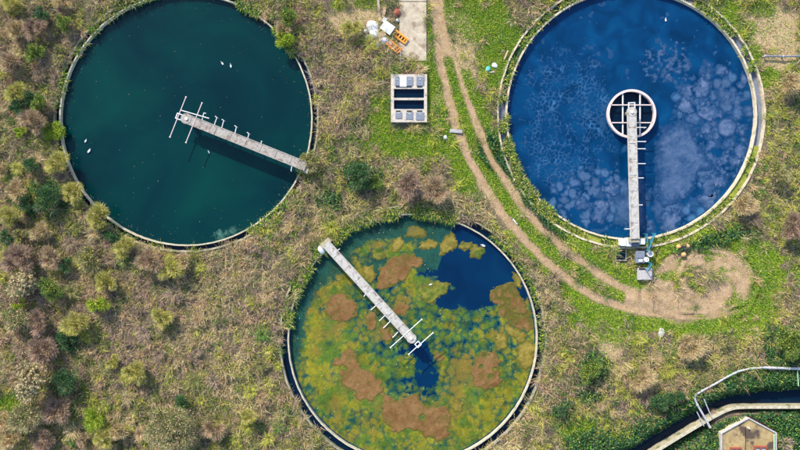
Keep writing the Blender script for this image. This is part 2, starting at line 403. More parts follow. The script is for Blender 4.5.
# ------------------------------------------------------------------ round tanks and their water
def disc(name, c, r, z, m, label):
    rs = np.linspace(0.02, r, 24); a = np.linspace(0, 2 * PI, 128, endpoint=False)
    v = np.array([(q * math.cos(t), q * math.sin(t), 0) for q in rs for t in a])
    f = [(i * 128 + k, i * 128 + (k + 1) % 128, (i + 1) * 128 + (k + 1) % 128, (i + 1) * 128 + k) for i in range(23) for k in range(128)]
    o = link(name, mesh_np(name, v, f, smooth=True), m, loc=(c[0], c[1], z))
    return tag(o, label, 'water', kind='structure')
TL = ['round concrete tank full of dark teal water at upper left', 'round concrete tank of deep blue water with a ring at its centre', 'round concrete tank half covered with green and brown algae']
WL = ['dark teal still water in the upper left tank', 'deep blue scummy water in the upper right tank', 'navy water between algae mats in the lower tank']
for i, (c, (cp, r)) in enumerate(zip(TC, TANKS)):
    t = thing('settling_tank', TL[i], 'tank', (c[0], c[1], 0), 0, 'round settling tanks')
    rm = (M['rim_weir'], M['rim_pale'], M['rim_weir'])[i]
    MB().ring(r - (0.08 if i == 1 else 0.07), r + 0.10 - (0 if i == 1 else .03), -2.0, 0.12, 200, 0.03).build('weir_wall', rm, t)
    go = GAP[i]
    MB().ring(r + go - 0.1, r + go + (0.09 if i == 1 else 0.09), -2.0, 0.10, 200, 0.05).build('outer_wall', (M['rim_grey'], M['rim_pale'], M['rim_grey'])[i], t)
    MB().ring(r + 0.10, r + go - 0.1, -1.2, -0.30, 160).build('channel_floor', M['water4'] if i != 1 else M['hatch'], t)
    disc('water', c, r - 0.02, WZ, (M['water1'], M['water2'], M['water3'])[i], WL[i])

# moss growing in the launder of the blue tank
def ring_stuff(name, label, c, r0, r1, a0, a1, z, amp, m, seed, cat):
    na = int(abs(a1 - a0) * r1 / 0.09); nr = 9
    A, Rr = np.meshgrid(np.linspace(a0, a1, na), np.linspace(r0, r1, nr))
    x = Rr * np.cos(A); y = Rr * np.sin(A)
    zz = z + amp * fbm(x, y, 0.5, seed) * 2
    ix = np.arange(na * nr).reshape(nr, na)
    f = np.stack([ix[:-1, :-1], ix[:-1, 1:], ix[1:, 1:], ix[1:, :-1]], -1).reshape(-1, 4)
    o = link(name, mesh_np(name, np.stack([x, y, zz], -1).reshape(-1, 3), f, smooth=True), m, loc=(c[0], c[1], 0))
    return tag(o, label, cat, kind='stuff')
R2 = TANKS[1][1]
ring_stuff('moss', 'bright yellow green moss filling the lower rim channel of the blue tank', TC[1], R2 + 0.11, R2 + 0.88 - 0.11, math.radians(-142), math.radians(-14), -0.06, 0.06, M['moss'], 41, 'moss')
M['moss_dark'] = mat('moss_dark', (0.012, 0.04, 0.018), (0.05, 0.10, 0.03), 3, bump=0.5)
ring_stuff('moss', 'dark green weed filling the upper left rim channel of the blue tank', TC[1], R2 + 0.11, R2 + 0.88 - 0.11, math.radians(105), math.radians(170), -0.2, 0.08, M['moss_dark'], 43, 'moss')

# ditch water
dl = [P(*p) for p in DITCH]
dv = []; 
for i, p in enumerate(dl):
    t = Vector(dl[min(i + 1, len(dl) - 1)]) - Vector(dl[max(i - 1, 0)]); nrm = Vector((-t.y, t.x, 0)).normalized()
    for s in (-1.25, 1.25): dv.append((p[0] + nrm.x * s, p[1] + nrm.y * s, -0.92))
df = [(2 * i, 2 * i + 1, 2 * i + 3, 2 * i + 2) for i in range(len(dl) - 1)]
o = link('ditch_water', mesh_np('ditch_water', dv, df), M['water4']); tag(o, 'dark water in the narrow ditch at lower right', 'ditch', kind='structure')

# ------------------------------------------------------------------ floating scum and algae
def field_mesh(name, X, Y, f, zlo, amp, col, soft=0.12):
    z = zlo + amp * np.clip(f / soft, -1, 1)
    ny, nx = X.shape; ix = np.arange(nx * ny).reshape(ny, nx)
    keep = np.maximum.reduce([f[:-1, :-1], f[:-1, 1:], f[1:, 1:], f[1:, :-1]]) > 0
    q = np.stack([ix[:-1, :-1], ix[:-1, 1:], ix[1:, 1:], ix[1:, :-1]], -1)[keep]
    used, inv = np.unique(q.ravel(), return_inverse=True)
    v = np.stack([X, Y, z], -1).reshape(-1, 3)[used]
    c = np.asarray(col).reshape(-1, 3)[used]
    return v, inv.reshape(-1, 4), c
def lerp3(t, a, b):
    return np.asarray(a) * (1 - t[..., None]) + np.asarray(b) * t[..., None]
def floating_mat(name, label, cat, group, poly, c1, c2, seed, rag=1.0, amp=0.02, holes=(), cracks=0.0, thin=(0.085, 0.078, 0.010), thin_w=0.26):
    pts = np.array([P(px, py, WZ)[:2] for px, py in poly])
    cx, cy = pts.mean(0); st = 0.065
    X, Y = np.meshgrid(np.arange(pts[:, 0].min() - .4, pts[:, 0].max() + .4, st), np.arange(pts[:, 1].min() - .4, pts[:, 1].max() + .4, st))
    f = sdf_poly(X, Y, [tuple(p) for p in pts]) + rag * (0.42 * fbm(X, Y, 0.9, seed) + 0.42 * fbm(X, Y, 0.3, seed + 3))
    for hx, hy, hr in holes:
        q = P(hx, hy, WZ); d = np.hypot(X - q[0] + .3 * fbm(X, Y, .5, seed + 9), (Y - q[1]) + .3 * fbm(X, Y, .5, seed + 8))
        f = np.minimum(f, d - hr * S)
    if cracks:
        f = np.minimum(f, np.abs(fbm(X, Y, 1.6, seed + 5)) * 1.6 - cracks)
    tone = np.clip(0.5 + 2.2 * fbm(X + .5 * Y, (Y - .5 * X) * 2.2, 1.4, seed + 7) + 1.4 * fbm(X, Y, 0.3, seed + 6), -.25, 1.2)
    edge = sstep(0.0, thin_w, f)[..., None]
    col = lerp3(tone, c1, c2) * (0.86 + 0.28 * np.random.default_rng(seed).random(f.shape))[..., None]
    worn = (.55 * sstep(.06, .26, fbm(X, Y, .7, seed + 12) + .5 * fbm(X, Y, .2, seed + 13)))[..., None]
    edge = edge * (1 - worn)
    col = col * edge + np.asarray(thin) * (1 - edge)
    v, q, c = field_mesh(name, X - cx, Y - cy, f, 0.016, amp, col)
    o = link(name, mesh_np(name, v, q, c, True), M['mat'], loc=(cx, cy, WZ))
    return tag(o, label, cat, group)
BR1, BR2 = (0.145, 0.072, 0.022), (0.205, 0.112, 0.040)
OL1, OL2 = (0.155, 0.125, 0.018), (0.25, 0.19, 0.035)
GR1, GR2 = (0.075, 0.105, 0.012), (0.19, 0.19, 0.025)
AG = 'floating algae mats on the lower tank'
MATS = [
 ('rounded brown algae mat left of the lower bridge', [(325, 303), (330, 296), (345, 293), (358, 303), (357, 314), (348, 322), (335, 322), (326, 314)], BR1, BR2, (), 0),
 ('large brown algae mat with pointed right end above the lower bridge', [(378, 290), (377.5, 283), (379, 269), (390.5, 258), (404, 253.6), (417, 255.5), (424, 260.5), (423, 266), (413, 269), (406, 276), (403, 281), (390.5, 285.5)], BR1, BR2, (), 0),
 ('long brown algae mat sloping down toward the lower left of the algae tank', [(350, 347), (357, 354), (360.5, 366), (370, 372), (381.5, 382), (382.7, 391.7), (373, 401), (357, 400), (351, 393), (342, 382), (339.5, 373), (342, 368), (332.5, 362.5), (332.5, 356.7), (340.7, 354)], BR1, BR2, ((345, 369, 2), (353, 393, 2)), 0),
 ('largest brown algae mat at the bottom of the algae tank with a small dark hole', [(382.7, 394), (396.7, 400), (413, 394), (424, 400), (427, 406), (447, 405.7), (450, 412.7), (450, 426.7), (448, 438), (436, 442), (424.7, 437), (420, 431), (394, 431), (382.7, 422), (382.7, 408)], BR1, BR2, ((422, 417, 2.6), (426, 404, 1.6)), 0),
 ('brown algae mat pierced by several dark holes right of the dark patch', [(484.7, 351), (494, 351), (500, 360), (497.5, 367), (503, 380), (501, 386), (484.7, 390.5), (475, 384.7), (473, 377.7), (468.8, 373), (474, 366), (476.5, 356.7)], BR1, BR2, ((478, 354, 1.7), (485, 355, 1.4), (491, 376, 1.8), (495, 369, 1.5), (481, 366, 1.2)), 0),
 ('big brown cracked algae mat against the right rim of the algae tank', [(490.5, 291.7), (496, 287), (512.7, 283.5), (521, 298.7), (531, 312.7), (533.6, 328.7), (529, 333), (522, 327.5), (510, 325), (500, 316), (497, 310), (489, 298)], BR1, BR2, ((514, 310, 1.2), (520, 316, 1.5)), 0.004),
 ('olive algae mat shaped like a tooth near the top of the algae tank', [(440, 255.5), (439, 245), (451, 230), (458, 235.7), (458, 245), (448.5, 253)], OL1, OL2, (), 0),
 ('oval olive algae mat left of the tooth shaped one', [(419, 249.7), (419, 242.7), (428.7, 239), (438, 242.7), (437, 247), (424, 250)], OL1, OL2, (), 0),
 ('yellow green algae mat just right of the upper bridge end', [(371, 252), (375, 247), (382.7, 247), (385, 255.5), (380, 259), (373, 261)], GR1, OL2, (), 0),
 ('upright oval olive algae mat above the large pointed brown one', [(391, 248), (393, 239), (401, 236), (404, 242), (400, 251), (394, 254)], OL1, OL2, (), 0),
 ('olive algae mat wedged between bridge and large pointed brown mat', [(363, 266), (373, 266), (375.7, 274), (371, 284.7), (366, 279)], OL1, OL2, (), 0),
 ('small brown algae mat close to the right side of the lower bridge', [(393, 310), (396, 303), (404, 302), (409, 307), (405, 315), (397, 316)], BR1, BR2, (), 0),
 ('broad dull olive algae mat under the top rim of the algae tank', [(404, 238), (408, 228), (420, 225), (427, 232), (425, 237), (414, 238)], (0.13, 0.11, 0.03), OL1, (), 0),
 ('olive algae mat below the cracked brown one', [(492, 341), (499, 333), (508, 336), (506, 346), (498, 352)], OL1, OL2, (), 0),
 ('olive algae mat lying along the right rim of the algae tank', [(516, 348), (527, 340), (536, 345), (534, 360), (526, 373), (519, 362)], OL1, OL2, (), 0),
 ('ochre algae mat tucked under the cracked brown one', [(500, 328), (508, 325), (519, 330), (530, 335), (522, 343), (511, 336)], OL1, OL2, (), 0),
 ('narrow ochre algae mat alone in dark water beside the right rim', [(513, 273), (518, 274), (522, 281), (521, 289), (516, 286), (513, 280)], OL1, OL2, (), 0),
 ('lumpy green algae mat at the left edge of the open dark water', [(419, 287), (427, 284), (438, 280), (448.5, 285), (447, 294), (440, 297), (431, 303), (420, 299)], GR1, GR2, (), 0),
 ('small oval green algae mat in the open water beneath the top rim', [(459, 247), (463, 242), (472, 243), (471, 248), (463, 250)], GR1, OL2, (), 0),
 ('ragged green algae mat right beside the white bird', [(469, 251), (474, 246), (484, 247), (486, 253), (479, 258), (472, 256)], GR1, OL2, (), 0),
 ('brown algae mat below the stubs of the lower bridge', [(378, 330), (386, 322), (392, 330), (391, 341), (383, 340)], (0.17, 0.10, 0.035), OL1, (), 0),
 ('round brown algae mat right of the dark patch at the bridge tip', [(433, 353), (439, 351), (444, 356), (443, 362), (436, 362)], (0.18, 0.11, 0.04), BR1, (), 0),
 ('olive algae mat beside the bottom brown mat', [(450, 404), (456, 398), (464, 403), (462, 412), (454, 412)], OL1, OL2, (), 0),
 ('small brown algae mat directly above the long sloping brown one', [(366, 318), (372, 310), (377, 316), (376, 330), (370, 330)], (0.18, 0.11, 0.035), BR1, (), 0),
]
for k, (lab, poly, c1, c2, ho, cr) in enumerate(MATS):
    floating_mat('algae_mat', lab, 'algae mat', AG, poly, c1, c2, 200 + 11 * k, 1.7 if c1 in (BR1,) or c1[0] > .16 else 1.4, 0.028, ho, cr)

def voronoi(X, Y, cell, seed):
    r = np.random.default_rng(seed); J = r.random((128, 128, 2))
    u = X / cell + 500; v = Y / cell + 500; i = np.floor(u).astype(int); j = np.floor(v).astype(int)
    f1 = np.full(X.shape, 9.0); f2 = np.full(X.shape, 9.0); idc = np.zeros(X.shape)
    for a in (-1, 0, 1):
        for b in (-1, 0, 1):
            jj = J[(i + a) % 128, (j + b) % 128]
            d = np.hypot(i + a + jj[..., 0] - u, j + b + jj[..., 1] - v)
            h = (((i + a) * 37 + (j + b) * 91) % 101) / 101.0
            n1 = d < f1; f2 = np.where(n1, f1, np.minimum(f2, d)); idc = np.where(n1, h, idc); f1 = np.where(n1, d, f1)
    return f1, f2, idc
# green film on the lower tank
c3, r3 = TC[2], TANKS[2][1] - 0.16
st = 0.065; ax = np.arange(-r3, r3, st); X, Y = np.meshgrid(ax, ax)
px, py = PX((X + c3[0]) * H / (H - WZ), (Y + c3[1]) * H / (H - WZ)); rr = np.hypot(X, Y); an = np.degrees(np.arctan2(Y, X))
wpx = px + 16 * fbm(X, Y, 1.5, 61); wpy = py + 16 * fbm(X, Y, 1.5, 62)
cov = np.full(X.shape, 0.74)
for e, s in [((478, 268, 56, 30, 12), 1.6), ((505, 285, 24, 20), .9), ((455, 300, 40, 10, 5), .9), ((436, 262, 30, 14), .9), ((400, 232, 60, 8), .5), ((424, 364, 12, 28, -10), .80), ((424, 352, 8, 11), .5), ((385, 275, 18, 22), .55), ((330, 268, 16, 50, 42), .45),
             ((398, 345, 22, 14, 40), .30), ((372, 265, 12, 20), .4), ((415, 385, 16, 14), .35), ((425, 235, 45, 16), .6)]:
    cov -= s * (1 - sstep(0.55, 1.25, ell(wpx, wpy, e)))
ring_gap = sstep(r3 - 2.2, r3 - 0.1, rr + 0.8 * fbm(X, Y, 1.0, 64))
cov -= ring_gap * np.where((an > 40), 1.2, np.where(an < -130, 0.45 * sstep(-130, -180, an), 0.0))
cov -= ring_gap * 0.12
f1, f2, idc = voronoi(X + 0.7 * fbm(X, Y, .9, 65) + .3 * fbm(X, Y, .25, 165), Y + 0.7 * fbm(X, Y, .9, 66) + .3 * fbm(X, Y, .25, 166), 0.72, 67)
g1, g2, gid = voronoi(X + 0.4 * fbm(X, Y, .8, 68), Y + 0.4 * fbm(X, Y, .8, 69), 1.5, 70)
isl = 1 - sstep(0.6, 1.25, ell(wpx, wpy, (385, 318, 42, 52, -20)))
isl = np.maximum(isl, 1 - sstep(0.6, 1.2, ell(wpx, wpy, (470, 330, 65, 30, 10))) * .55)
isl = np.maximum(isl, 1 - sstep(0.6, 1.2, ell(wpx, wpy, (420, 390, 45, 25))))
crack = isl * (0.62 * np.exp(-((f2 - f1) / (0.12 + .2 * vnoise(X, Y, 1.1, 167))) ** 2) * (0.3 + idc) + 0.06) + 0.10 * np.exp(-((g2 - g1) / 0.08) ** 2)
f = cov + 0.85 * fbm(X, Y, 1.4, 71) + 0.65 * fbm(X, Y, 0.40, 72) - crack - 0.04
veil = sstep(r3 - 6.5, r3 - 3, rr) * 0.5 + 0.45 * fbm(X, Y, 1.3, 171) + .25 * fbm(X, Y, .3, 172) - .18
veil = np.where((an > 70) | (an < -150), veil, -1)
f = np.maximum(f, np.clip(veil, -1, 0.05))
fi = (0.58 + .16 * (idc - .5) - f1) * .8 + .42 * fbm(X, Y, .35, 178) + .30 * fbm(X, Y, 1.4, 71) - (.42 - np.clip(cov, -.6, .42)) * .9
isl = isl * .85
f = f * (1 - isl) + np.minimum(fi + .14, f + .3) * isl
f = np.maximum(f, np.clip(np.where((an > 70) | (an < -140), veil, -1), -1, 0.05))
f = np.where(rr < r3 - 0.02, f, -1)
tone = np.clip(0.5 + 0.9 * fbm(X, Y, 2.2, 73) + 1.1 * fbm(X, Y, 0.45, 74) + isl * (idc - .5) * 0.5, 0, 1)
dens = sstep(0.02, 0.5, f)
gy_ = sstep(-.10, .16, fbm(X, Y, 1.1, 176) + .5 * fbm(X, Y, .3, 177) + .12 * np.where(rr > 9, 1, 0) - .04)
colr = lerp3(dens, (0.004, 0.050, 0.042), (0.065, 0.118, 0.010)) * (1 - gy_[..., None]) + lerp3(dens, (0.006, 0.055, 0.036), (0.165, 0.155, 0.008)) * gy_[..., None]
colr = colr * (0.65 + 0.7 * tone[..., None]) * (0.75 + .5 * rng.random(X.shape))[..., None]
br = sstep(0.55, 0.95, np.clip(0.4 + 1.5 * fbm(X, Y, 3.0, 75) + (idc - .5) * .6 * isl + .25 * isl, 0, 1))
colr = colr * (1 - br[..., None] * dens[..., None] * 0.7) + np.array((0.17, 0.105, 0.022)) * (br * dens * 0.7)[..., None]
dots = (rng.random(X.shape) > 0.9985)[..., None]
colr = np.where(dots, (0.42, 0.42, 0.25), colr)
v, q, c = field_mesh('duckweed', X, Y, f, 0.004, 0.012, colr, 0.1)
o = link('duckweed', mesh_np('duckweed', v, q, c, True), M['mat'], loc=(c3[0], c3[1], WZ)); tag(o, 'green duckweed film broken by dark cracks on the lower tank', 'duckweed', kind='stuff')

# lilac scum rafts and pale film on the blue tank
LI1, LI2 = (0.022, 0.064, 0.150), (0.080, 0.124, 0.225)
SG = 'pale scum rafts drifting on the blue tank'
RL = 'small lilac grey scum raft among many along the right side of the blue tank'
RAFTS = [(727, 127.7, 10, 'round lilac scum raft, the largest disc near the right rim of the blue tank'), (748, 111.3, 6.2, 'small round lilac scum raft touching the right rim, upper right of the largest disc'),
  (706.5, 130, 7, 'lobed scum raft immediately left of the largest round disc on the blue tank'), (710, 112.5, 10, 'wide lobed scum raft above and left of the largest round disc'),
  (684, 106.7, 8.5, 'ragged scum raft just above the big smooth scum sheet'), (702, 88, 8, 'broad scum raft above the wide lobed one on the blue tank'), (685.5, 92.7, 7, 'scum raft above the ragged one, right of the circular ring'),
  (717, 83, 5, None), (726, 83.3, 5, None), (744, 81, 6.5, 'scum raft by the right rim, highest of those touching it'), (747, 95, 5, None), (738, 98, 4, None), (727.5, 108, 5, None), (737, 115.5, 4, None),
  (741.5, 130, 6, 'scum raft between the largest disc and the right rim'), (730, 146, 6, 'scum raft directly below the largest round disc'), (742, 150, 7, 'scum raft on the right rim, lower right of the largest disc'), (724, 160, 7, 'scum raft two below the largest disc, left of its neighbour'), (735, 161, 6.5, 'scum raft two below the largest disc, nearer the rim'),
  (718.7, 180, 8, 'scum raft against the lower right rim, above the broad one'), (709, 187, 8, 'scum raft inward of the one above the broad raft at lower right'), (707, 201, 10, 'broad scum raft near the lower right rim of the blue tank'), (701, 212, 6, None), (709, 172, 5, None), (700, 172, 4, None),
  (686, 211, 5, None), (671, 221, 12, 'wide pale scum raft beside the shadow near the foot of the vertical bridge'), (692, 218, 5, None), (714, 97, 4, None), (696, 118, 5, None), (722, 94, 4, None), (733, 90, 4, None), (676, 98, 5, None), (732, 78, 5, None),
  (720, 69, 7, 'scum raft highest on the right side of the blue tank'), (707, 74, 6, 'scum raft left of the highest one on the right side'), (600, 212, 10, 'pale blue scum raft low on the left of the vertical bridge'), (582, 205, 7, 'pale blue scum raft left of the low one beside the vertical bridge'), (612, 190, 7, 'pale blue scum raft close to the left side of the vertical bridge')]
R = np.random.default_rng(3)
SMALL = [q_ for q_ in RAFTS if q_[3] is None]; BLUE_THIN = (0.002, 0.036, 0.108)
for k, (cx, cy, r, lab) in enumerate(RAFTS):
    e = 0.75 + 0.4 * R.random(); th = R.random() * PI; J = R.random(16)
    if lab is None: continue
    if k in (0, 1): poly = [(cx + r * math.cos(a), cy + r * math.sin(a)) for a in np.linspace(0, 2 * PI, 20, endpoint=False)]
    else:
        poly = []
        for a, jj in zip(np.linspace(0, 2 * PI, 14, endpoint=False), J):
            rad = r * (0.80 + 0.40 * jj); u = rad * math.cos(a) / e ** .5; w = rad * math.sin(a) * e ** .5
            poly.append((cx + u * math.cos(th) - w * math.sin(th), cy + u * math.sin(th) + w * math.cos(th)))
    floating_mat('scum_raft', lab, 'scum raft', SG, poly, LI1, LI2, 600 + 13 * k, 0.5 if k < 2 else 2.1, 0.012, thin=BLUE_THIN, thin_w=.34)
floating_mat('scum_raft', 'big smooth lilac scum sheet right of the vertical bridge shadow', 'scum raft', SG,
   [(660, 127), (678, 122), (691, 124), (697, 142), (706, 158), (712, 166), (698, 176), (694, 190), (684, 198), (672, 203), (662, 210), (656, 196), (656, 170), (657, 145)], LI1, (0.054, 0.098, 0.19), 1201, 2.2, 0.012, thin=BLUE_THIN, thin_w=.8)
c2_, r2_ = TC[1], TANKS[1][1] - 0.16
ax = np.arange(-r2_, r2_, 0.065); X, Y = np.meshgrid(ax, ax)
px, py = PX((X + c2_[0]) * H / (H - WZ), (Y + c2_[1]) * H / (H - WZ)); rr = np.hypot(X, Y)
f1, f2, idc = voronoi(X + 0.6 * fbm(X, Y, .8, 81), Y + 0.6 * fbm(X, Y, .8, 82), 0.75, 83)
h1, h2, hid = voronoi(X + 0.7 * fbm(X, Y, .7, 181), Y + 0.7 * fbm(X, Y, .7, 182), 0.44, 183)
plate = (0.50 - f1) * 0.8 + (idc - .6) * 0.5 + .35 * fbm(X, Y, .3, 190) - .04
sw = 1.15 * (1 - sstep(0.5, 1.3, ell(px, py, (588, 198, 54, 38, -12)))); ea = 1 - sstep(0.6, 1.2, ell(px, py, (712, 130, 46, 80)))
bot = 1 - sstep(0.6, 1.3, ell(px, py, (650, 205, 45, 30)))
up = 1 - sstep(0.4, 1.2, ell(px, py, (668, 62, 40, 34)))
left = 1 - sstep(0.6, 1.2, ell(px, py, (568, 118, 62, 88)))
wgt = np.maximum.reduce([sw, ea * .9, bot * .8])
net = 0.10 - (h2 - h1) * .9 + 0.30 * left - 0.30 + 0.45 * fbm(X, Y, .6, 184) + .22 * fbm(X, Y, 2.5, 185)
stars = 0.22 - np.abs(fbm(X, Y, 0.9, 84)) * 5 - 0.55 + 0.9 * fbm(X, Y, 0.22, 85) + 0.75 * fbm(X, Y, 2.0, 86)
upf = 0.35 * up + 1.3 * fbm(X, Y, 0.3, 87) - 0.38 + 0.3 * fbm(X, Y, 2, 88)
f = np.maximum.reduce([plate + 0.55 * wgt - 0.55 + 0.35 * fbm(X, Y, .5, 89), stars - (1 - left) * 0.35 + 0.10, upf - (1 - up) * .4, net - (1 - left) * .1] + [(q_[2] * S - np.hypot(px - q_[0], py - q_[1]) * S) + .5 * fbm(X, Y, .6, 186) for q_ in SMALL] + [ea * .29 + .8 * fbm(X, Y, 1.0, 187) + .45 * fbm(X, Y, .3, 188) - .33, bot * .3 + .8 * fbm(X, Y, 1.2, 189) - .2])
core = np.hypot((px - 631.7), (py - 113.75)); 
f = np.where((rr < r2_ - 0.02) & (core > 26), f, -1)
tone = np.clip(0.5 + 1.0 * fbm(X, Y, 1.0, 90), 0, 1); lil = np.maximum(np.maximum(ea, bot), up)
colr = lerp3(np.clip(np.maximum(lil, sw * .8), 0, 1), (0.022, 0.115, 0.245), (0.043, 0.090, 0.180)) * (0.7 + 0.6 * tone[..., None]) * (0.8 + .4 * rng.random(X.shape))[..., None]
thick = sstep(0.0, 0.30, f)[..., None] * .92 + .08
colr = colr * thick + np.asarray(BLUE_THIN) * (1 - thick)
v, q, c = field_mesh('scum_film', X, Y, f, 0.003, 0.008, colr, 0.1)
o = link('scum_film', mesh_np('scum_film', v, q, c, True), M['mat'], loc=(c2_[0], c2_[1], WZ)); tag(o, 'pale blue flecks and film of scum over the blue tank', 'scum', kind='stuff')

# ------------------------------------------------------------------ bridges over the tanks
DZ = 1.35
def bridge(label, A, B, width, deckm, stubs, arms, tip, bars=(), group='access bridges reaching the tank centres'):
    """A bank end, B tip (photo pixels); local x runs from tip to bank, z=0 at the deck underside"""
    a = Vector(P(*A, DZ)); b = Vector(P(*B, DZ)); d = a - b; L = d.length; rz = math.atan2(d.y, d.x)
    t = thing('access_bridge', label, 'bridge', (b.x, b.y, 0), rz, group)
    ca, sa = math.cos(-rz), math.sin(-rz)
    def loc(p, z=DZ):
        q = P(*p, z); x, y = q[0] - b.x, q[1] - b.y
        return (x * ca - y * sa, x * sa + y * ca, z)
    n = max(3, int(L / 1.55)); seg = L / n
    for i in range(n):
        mb = MB().box(((i + .5) * seg, 0, DZ - 0.09 + 0.006 * ((i * 7) % 3 - 1)), (seg - 0.035, width - 0.16, 0.16), bev=0.012)
        mb.build('deck_panel', deckm, t)
    for s in (-1, 1):
        MB().box((L / 2, s * (width / 2 - 0.04), DZ - 0.14), (L, 0.075, 0.34), bev=0.01).build('edge_beam', deckm, t)
    MB().cyl((0, 0, DZ - 0.2), width * 0.55, 0.22, 28).build('turntable', deckm, t)
    MB().cyl((0.05, 0, DZ + 0.022), 0.16, 0.10, 16).build('pivot_cap', M['steel'], t)
    MB().cyl((0, 0, -2.2), 0.22, 2.2 + DZ - 0.2, 16).build('support_column', M['rim_grey'], t)
    MB().box((L + 0.1, 0, DZ / 2 - 0.15), (0.5, width + 0.3, DZ + 0.3 - 0.32), bev=0.02).build('abutment', M['rim_grey'], t)
    for p, q, hook in stubs:
        p3, q3 = Vector(loc(p, DZ - 0.05)), Vector(loc(q, DZ - 0.05))
        mb = MB().tube([p3, q3], 0.045, 8)
        if hook:
            e = Vector((0.22 * hook, 0.04, 0)); mb.tube([q3, q3 + e * 0.6 + Vector((0, 0, .02)), q3 + e], 0.04, 6)
        mb.tube([q3, q3 - Vector((0, 0, 0.55))], 0.035, 6)
        mb.build('scraper_bracket', M['steel'], t)
    for p, q in arms:
        p3, q3 = Vector(loc(p, DZ - 0.02)), Vector(loc(q, DZ - 0.02))
        mb = MB().tube([p3, q3], 0.045, 8)
        for e in (p3, q3): mb.box(tuple(e), (0.12, 0.12, 0.1))
        mb.build('cross_arm', M['steel_pink'] if len(arms) < 3 and p[0] < 300 else M['steel'], t)
    for p, q in bars:
        MB().tube([loc(p, DZ + 0.03), loc(q, DZ + 0.03)], 0.05, 8).build('guide_bar', M['steel'], t)
    cx, cy, cz = loc(tip[0]); s = tip[1] * S / 2
    mb = MB()
    for k in range(4):
        th = k * PI / 2
        mb.box((cx + s * math.cos(th), cy + s * math.sin(th), DZ - 0.04), (0.085, 2 * s + 0.08 if k % 2 else 2 * s - 0.09, 0.1), th if False else (0 if k % 2 == 0 else PI / 2))
    mb.build('tip_frame', M['white'], t)
    return t, loc
bridge('weathered concrete bridge over the teal tank with hooked brackets', (306, 166.5), (186, 118.5), 0.95, M['deck'],
       [((202, 121), (203.8, 113), 1), ((214, 126), (217, 117.5), -1), ((221.5, 129), (223.8, 120.5), -1), ((234.7, 134.5), (236.5, 126.8), -1), ((247.5, 140), (249, 133.6), -1), ((260.8, 145.5), (261.5, 141), 0), ((292, 166), (291, 171), 0)],
       [((186, 97), (170, 137)), ((202, 103), (186, 142.5))], ((179, 116.5), 5.2), [((181, 110.3), (209, 118.4))])
br2, loc2 = bridge('straight vertical bridge to the ring at the centre of the blue tank', (635.2, 239), (632, 111.5), 0.86, M['deck_white'],
       [((636, 127.5), (646, 127.5), 0), ((636, 141.6), (646, 141.6), 0), ((636, 148.8), (645.5, 148.8), 0), ((637, 163.7), (645.5, 163.7), 0), ((637, 178), (643.5, 178), 0), ((638, 205), (642.5, 205), 0), ((630, 229), (626, 229), 0)],
       [], ((631.8, 105.8), 6.0))
bridge('white diagonal bridge over the algae tank with comb of stubs', (326, 244), (411.5, 338.5), 0.88, M['deck_white'],
       [((367, 292), (364, 296.5), 0), ((376, 305.5), (371, 310), 0), ((385, 315.5), (379.4, 320.8), 0), ((390, 321.5), (383.6, 328), 0), ((398, 332), (392.8, 337.5), 0), ((333, 254), (339.5, 249), 0)],
       [((421.7, 319.4), (390.5, 347.5)), ((433, 332.8), (408.6, 354.4))], ((418, 344.4), 4.4))

# stilling ring in the middle of the blue tank
rc = P(631.7, 113.75, 0.25)
t = thing('stilling_ring', 'pale circular steel ring with crossing bars in the blue tank', 'ring', (rc[0], rc[1], 0))
MB().ring(2.28, 2.36, -0.9, 0.25, 72).ring(2.21, 2.44, 0.18, 0.27, 72).build('drum', M['steel_pink'], t)
for px_ in (623, 640.3):
    x = P(px_, 113, .2)[0] - rc[0]; h = math.sqrt(2.28 ** 2 - x * x)
    MB().box((x, 0, 0.1), (0.12, 2 * h, 0.1)).build('cross_bar', M['steel'], t)
for py_ in (105, 122.7):
    y = P(632, py_, .2)[1] - rc[1]; h = math.sqrt(2.28 ** 2 - y * y)
    MB().box((0, y, 0.22), (2 * h, 0.10, 0.1)).build('cross_bar', M['steel_pink'], t)
c = P(631.7, 113.75, WZ)
o = MB().cyl((0, 0, 0.0), 2.27, 0.012, 48).build('ring_water', M['water4'], None, (c[0], c[1], WZ)); tag(o, 'almost black water inside the circular ring', 'water', kind='structure')

# ------------------------------------------------------------------ machinery at the foot of the blue tank bridge
def abox(name, x0, y0, x1, y1, z0, z1, m, label, cat, group=None, parts=None, rz=0.0):
    a = P((x0 + x1) / 2, (y0 + y1) / 2, z1); w = (x1 - x0) * S; d = (y1 - y0) * S
    t = thing(name, label, cat, (a[0], a[1], z0), rz, group)
    MB().box((0, 0, (z1 - z0) / 2), (w, d, z1 - z0), bev=0.02).build('body', m, t)
    if parts: parts(t, w, d, z1 - z0)
    return t
def cab_parts(t, w, d, h):
    MB().box((0, 0, h + 0.02), (w + 0.06, d + 0.06, 0.04), bev=0.01).build('lid', M['white'], t)
    MB().box((w * .2, -d / 2 - 0.012, h * .55), (0.03, 0.02, 0.12)).build('handle', M['rubber'], t)
abox('control_cabinet', 621, 239, 625.5, 245.5, 0.05, 1.0, M['white'], 'white cabinet standing apart at the far left of the bridge foot', 'cabinet', 'white cabinets at the bridge foot', cab_parts)
abox('control_cabinet', 626.2, 238.5, 631, 246, 0.05, 0.9, M['white'], 'larger white cabinet touching the left side of the bridge foot', 'cabinet', 'white cabinets at the bridge foot', cab_parts)
abox('control_cabinet', 640, 239, 644.5, 244, 0.05, 1.0, M['white'], 'white cabinet on the right of the bridge foot beside the blue rails', 'cabinet', 'white cabinets at the bridge foot', cab_parts)
def landing_parts(t, w, d, h):
    for i in range(4): MB().box((0, -d / 2 + (i + .5) * d / 4, h + .02), (w - .06, d / 4 - .03, .03)).build('step_plate', M['hatch'], t)
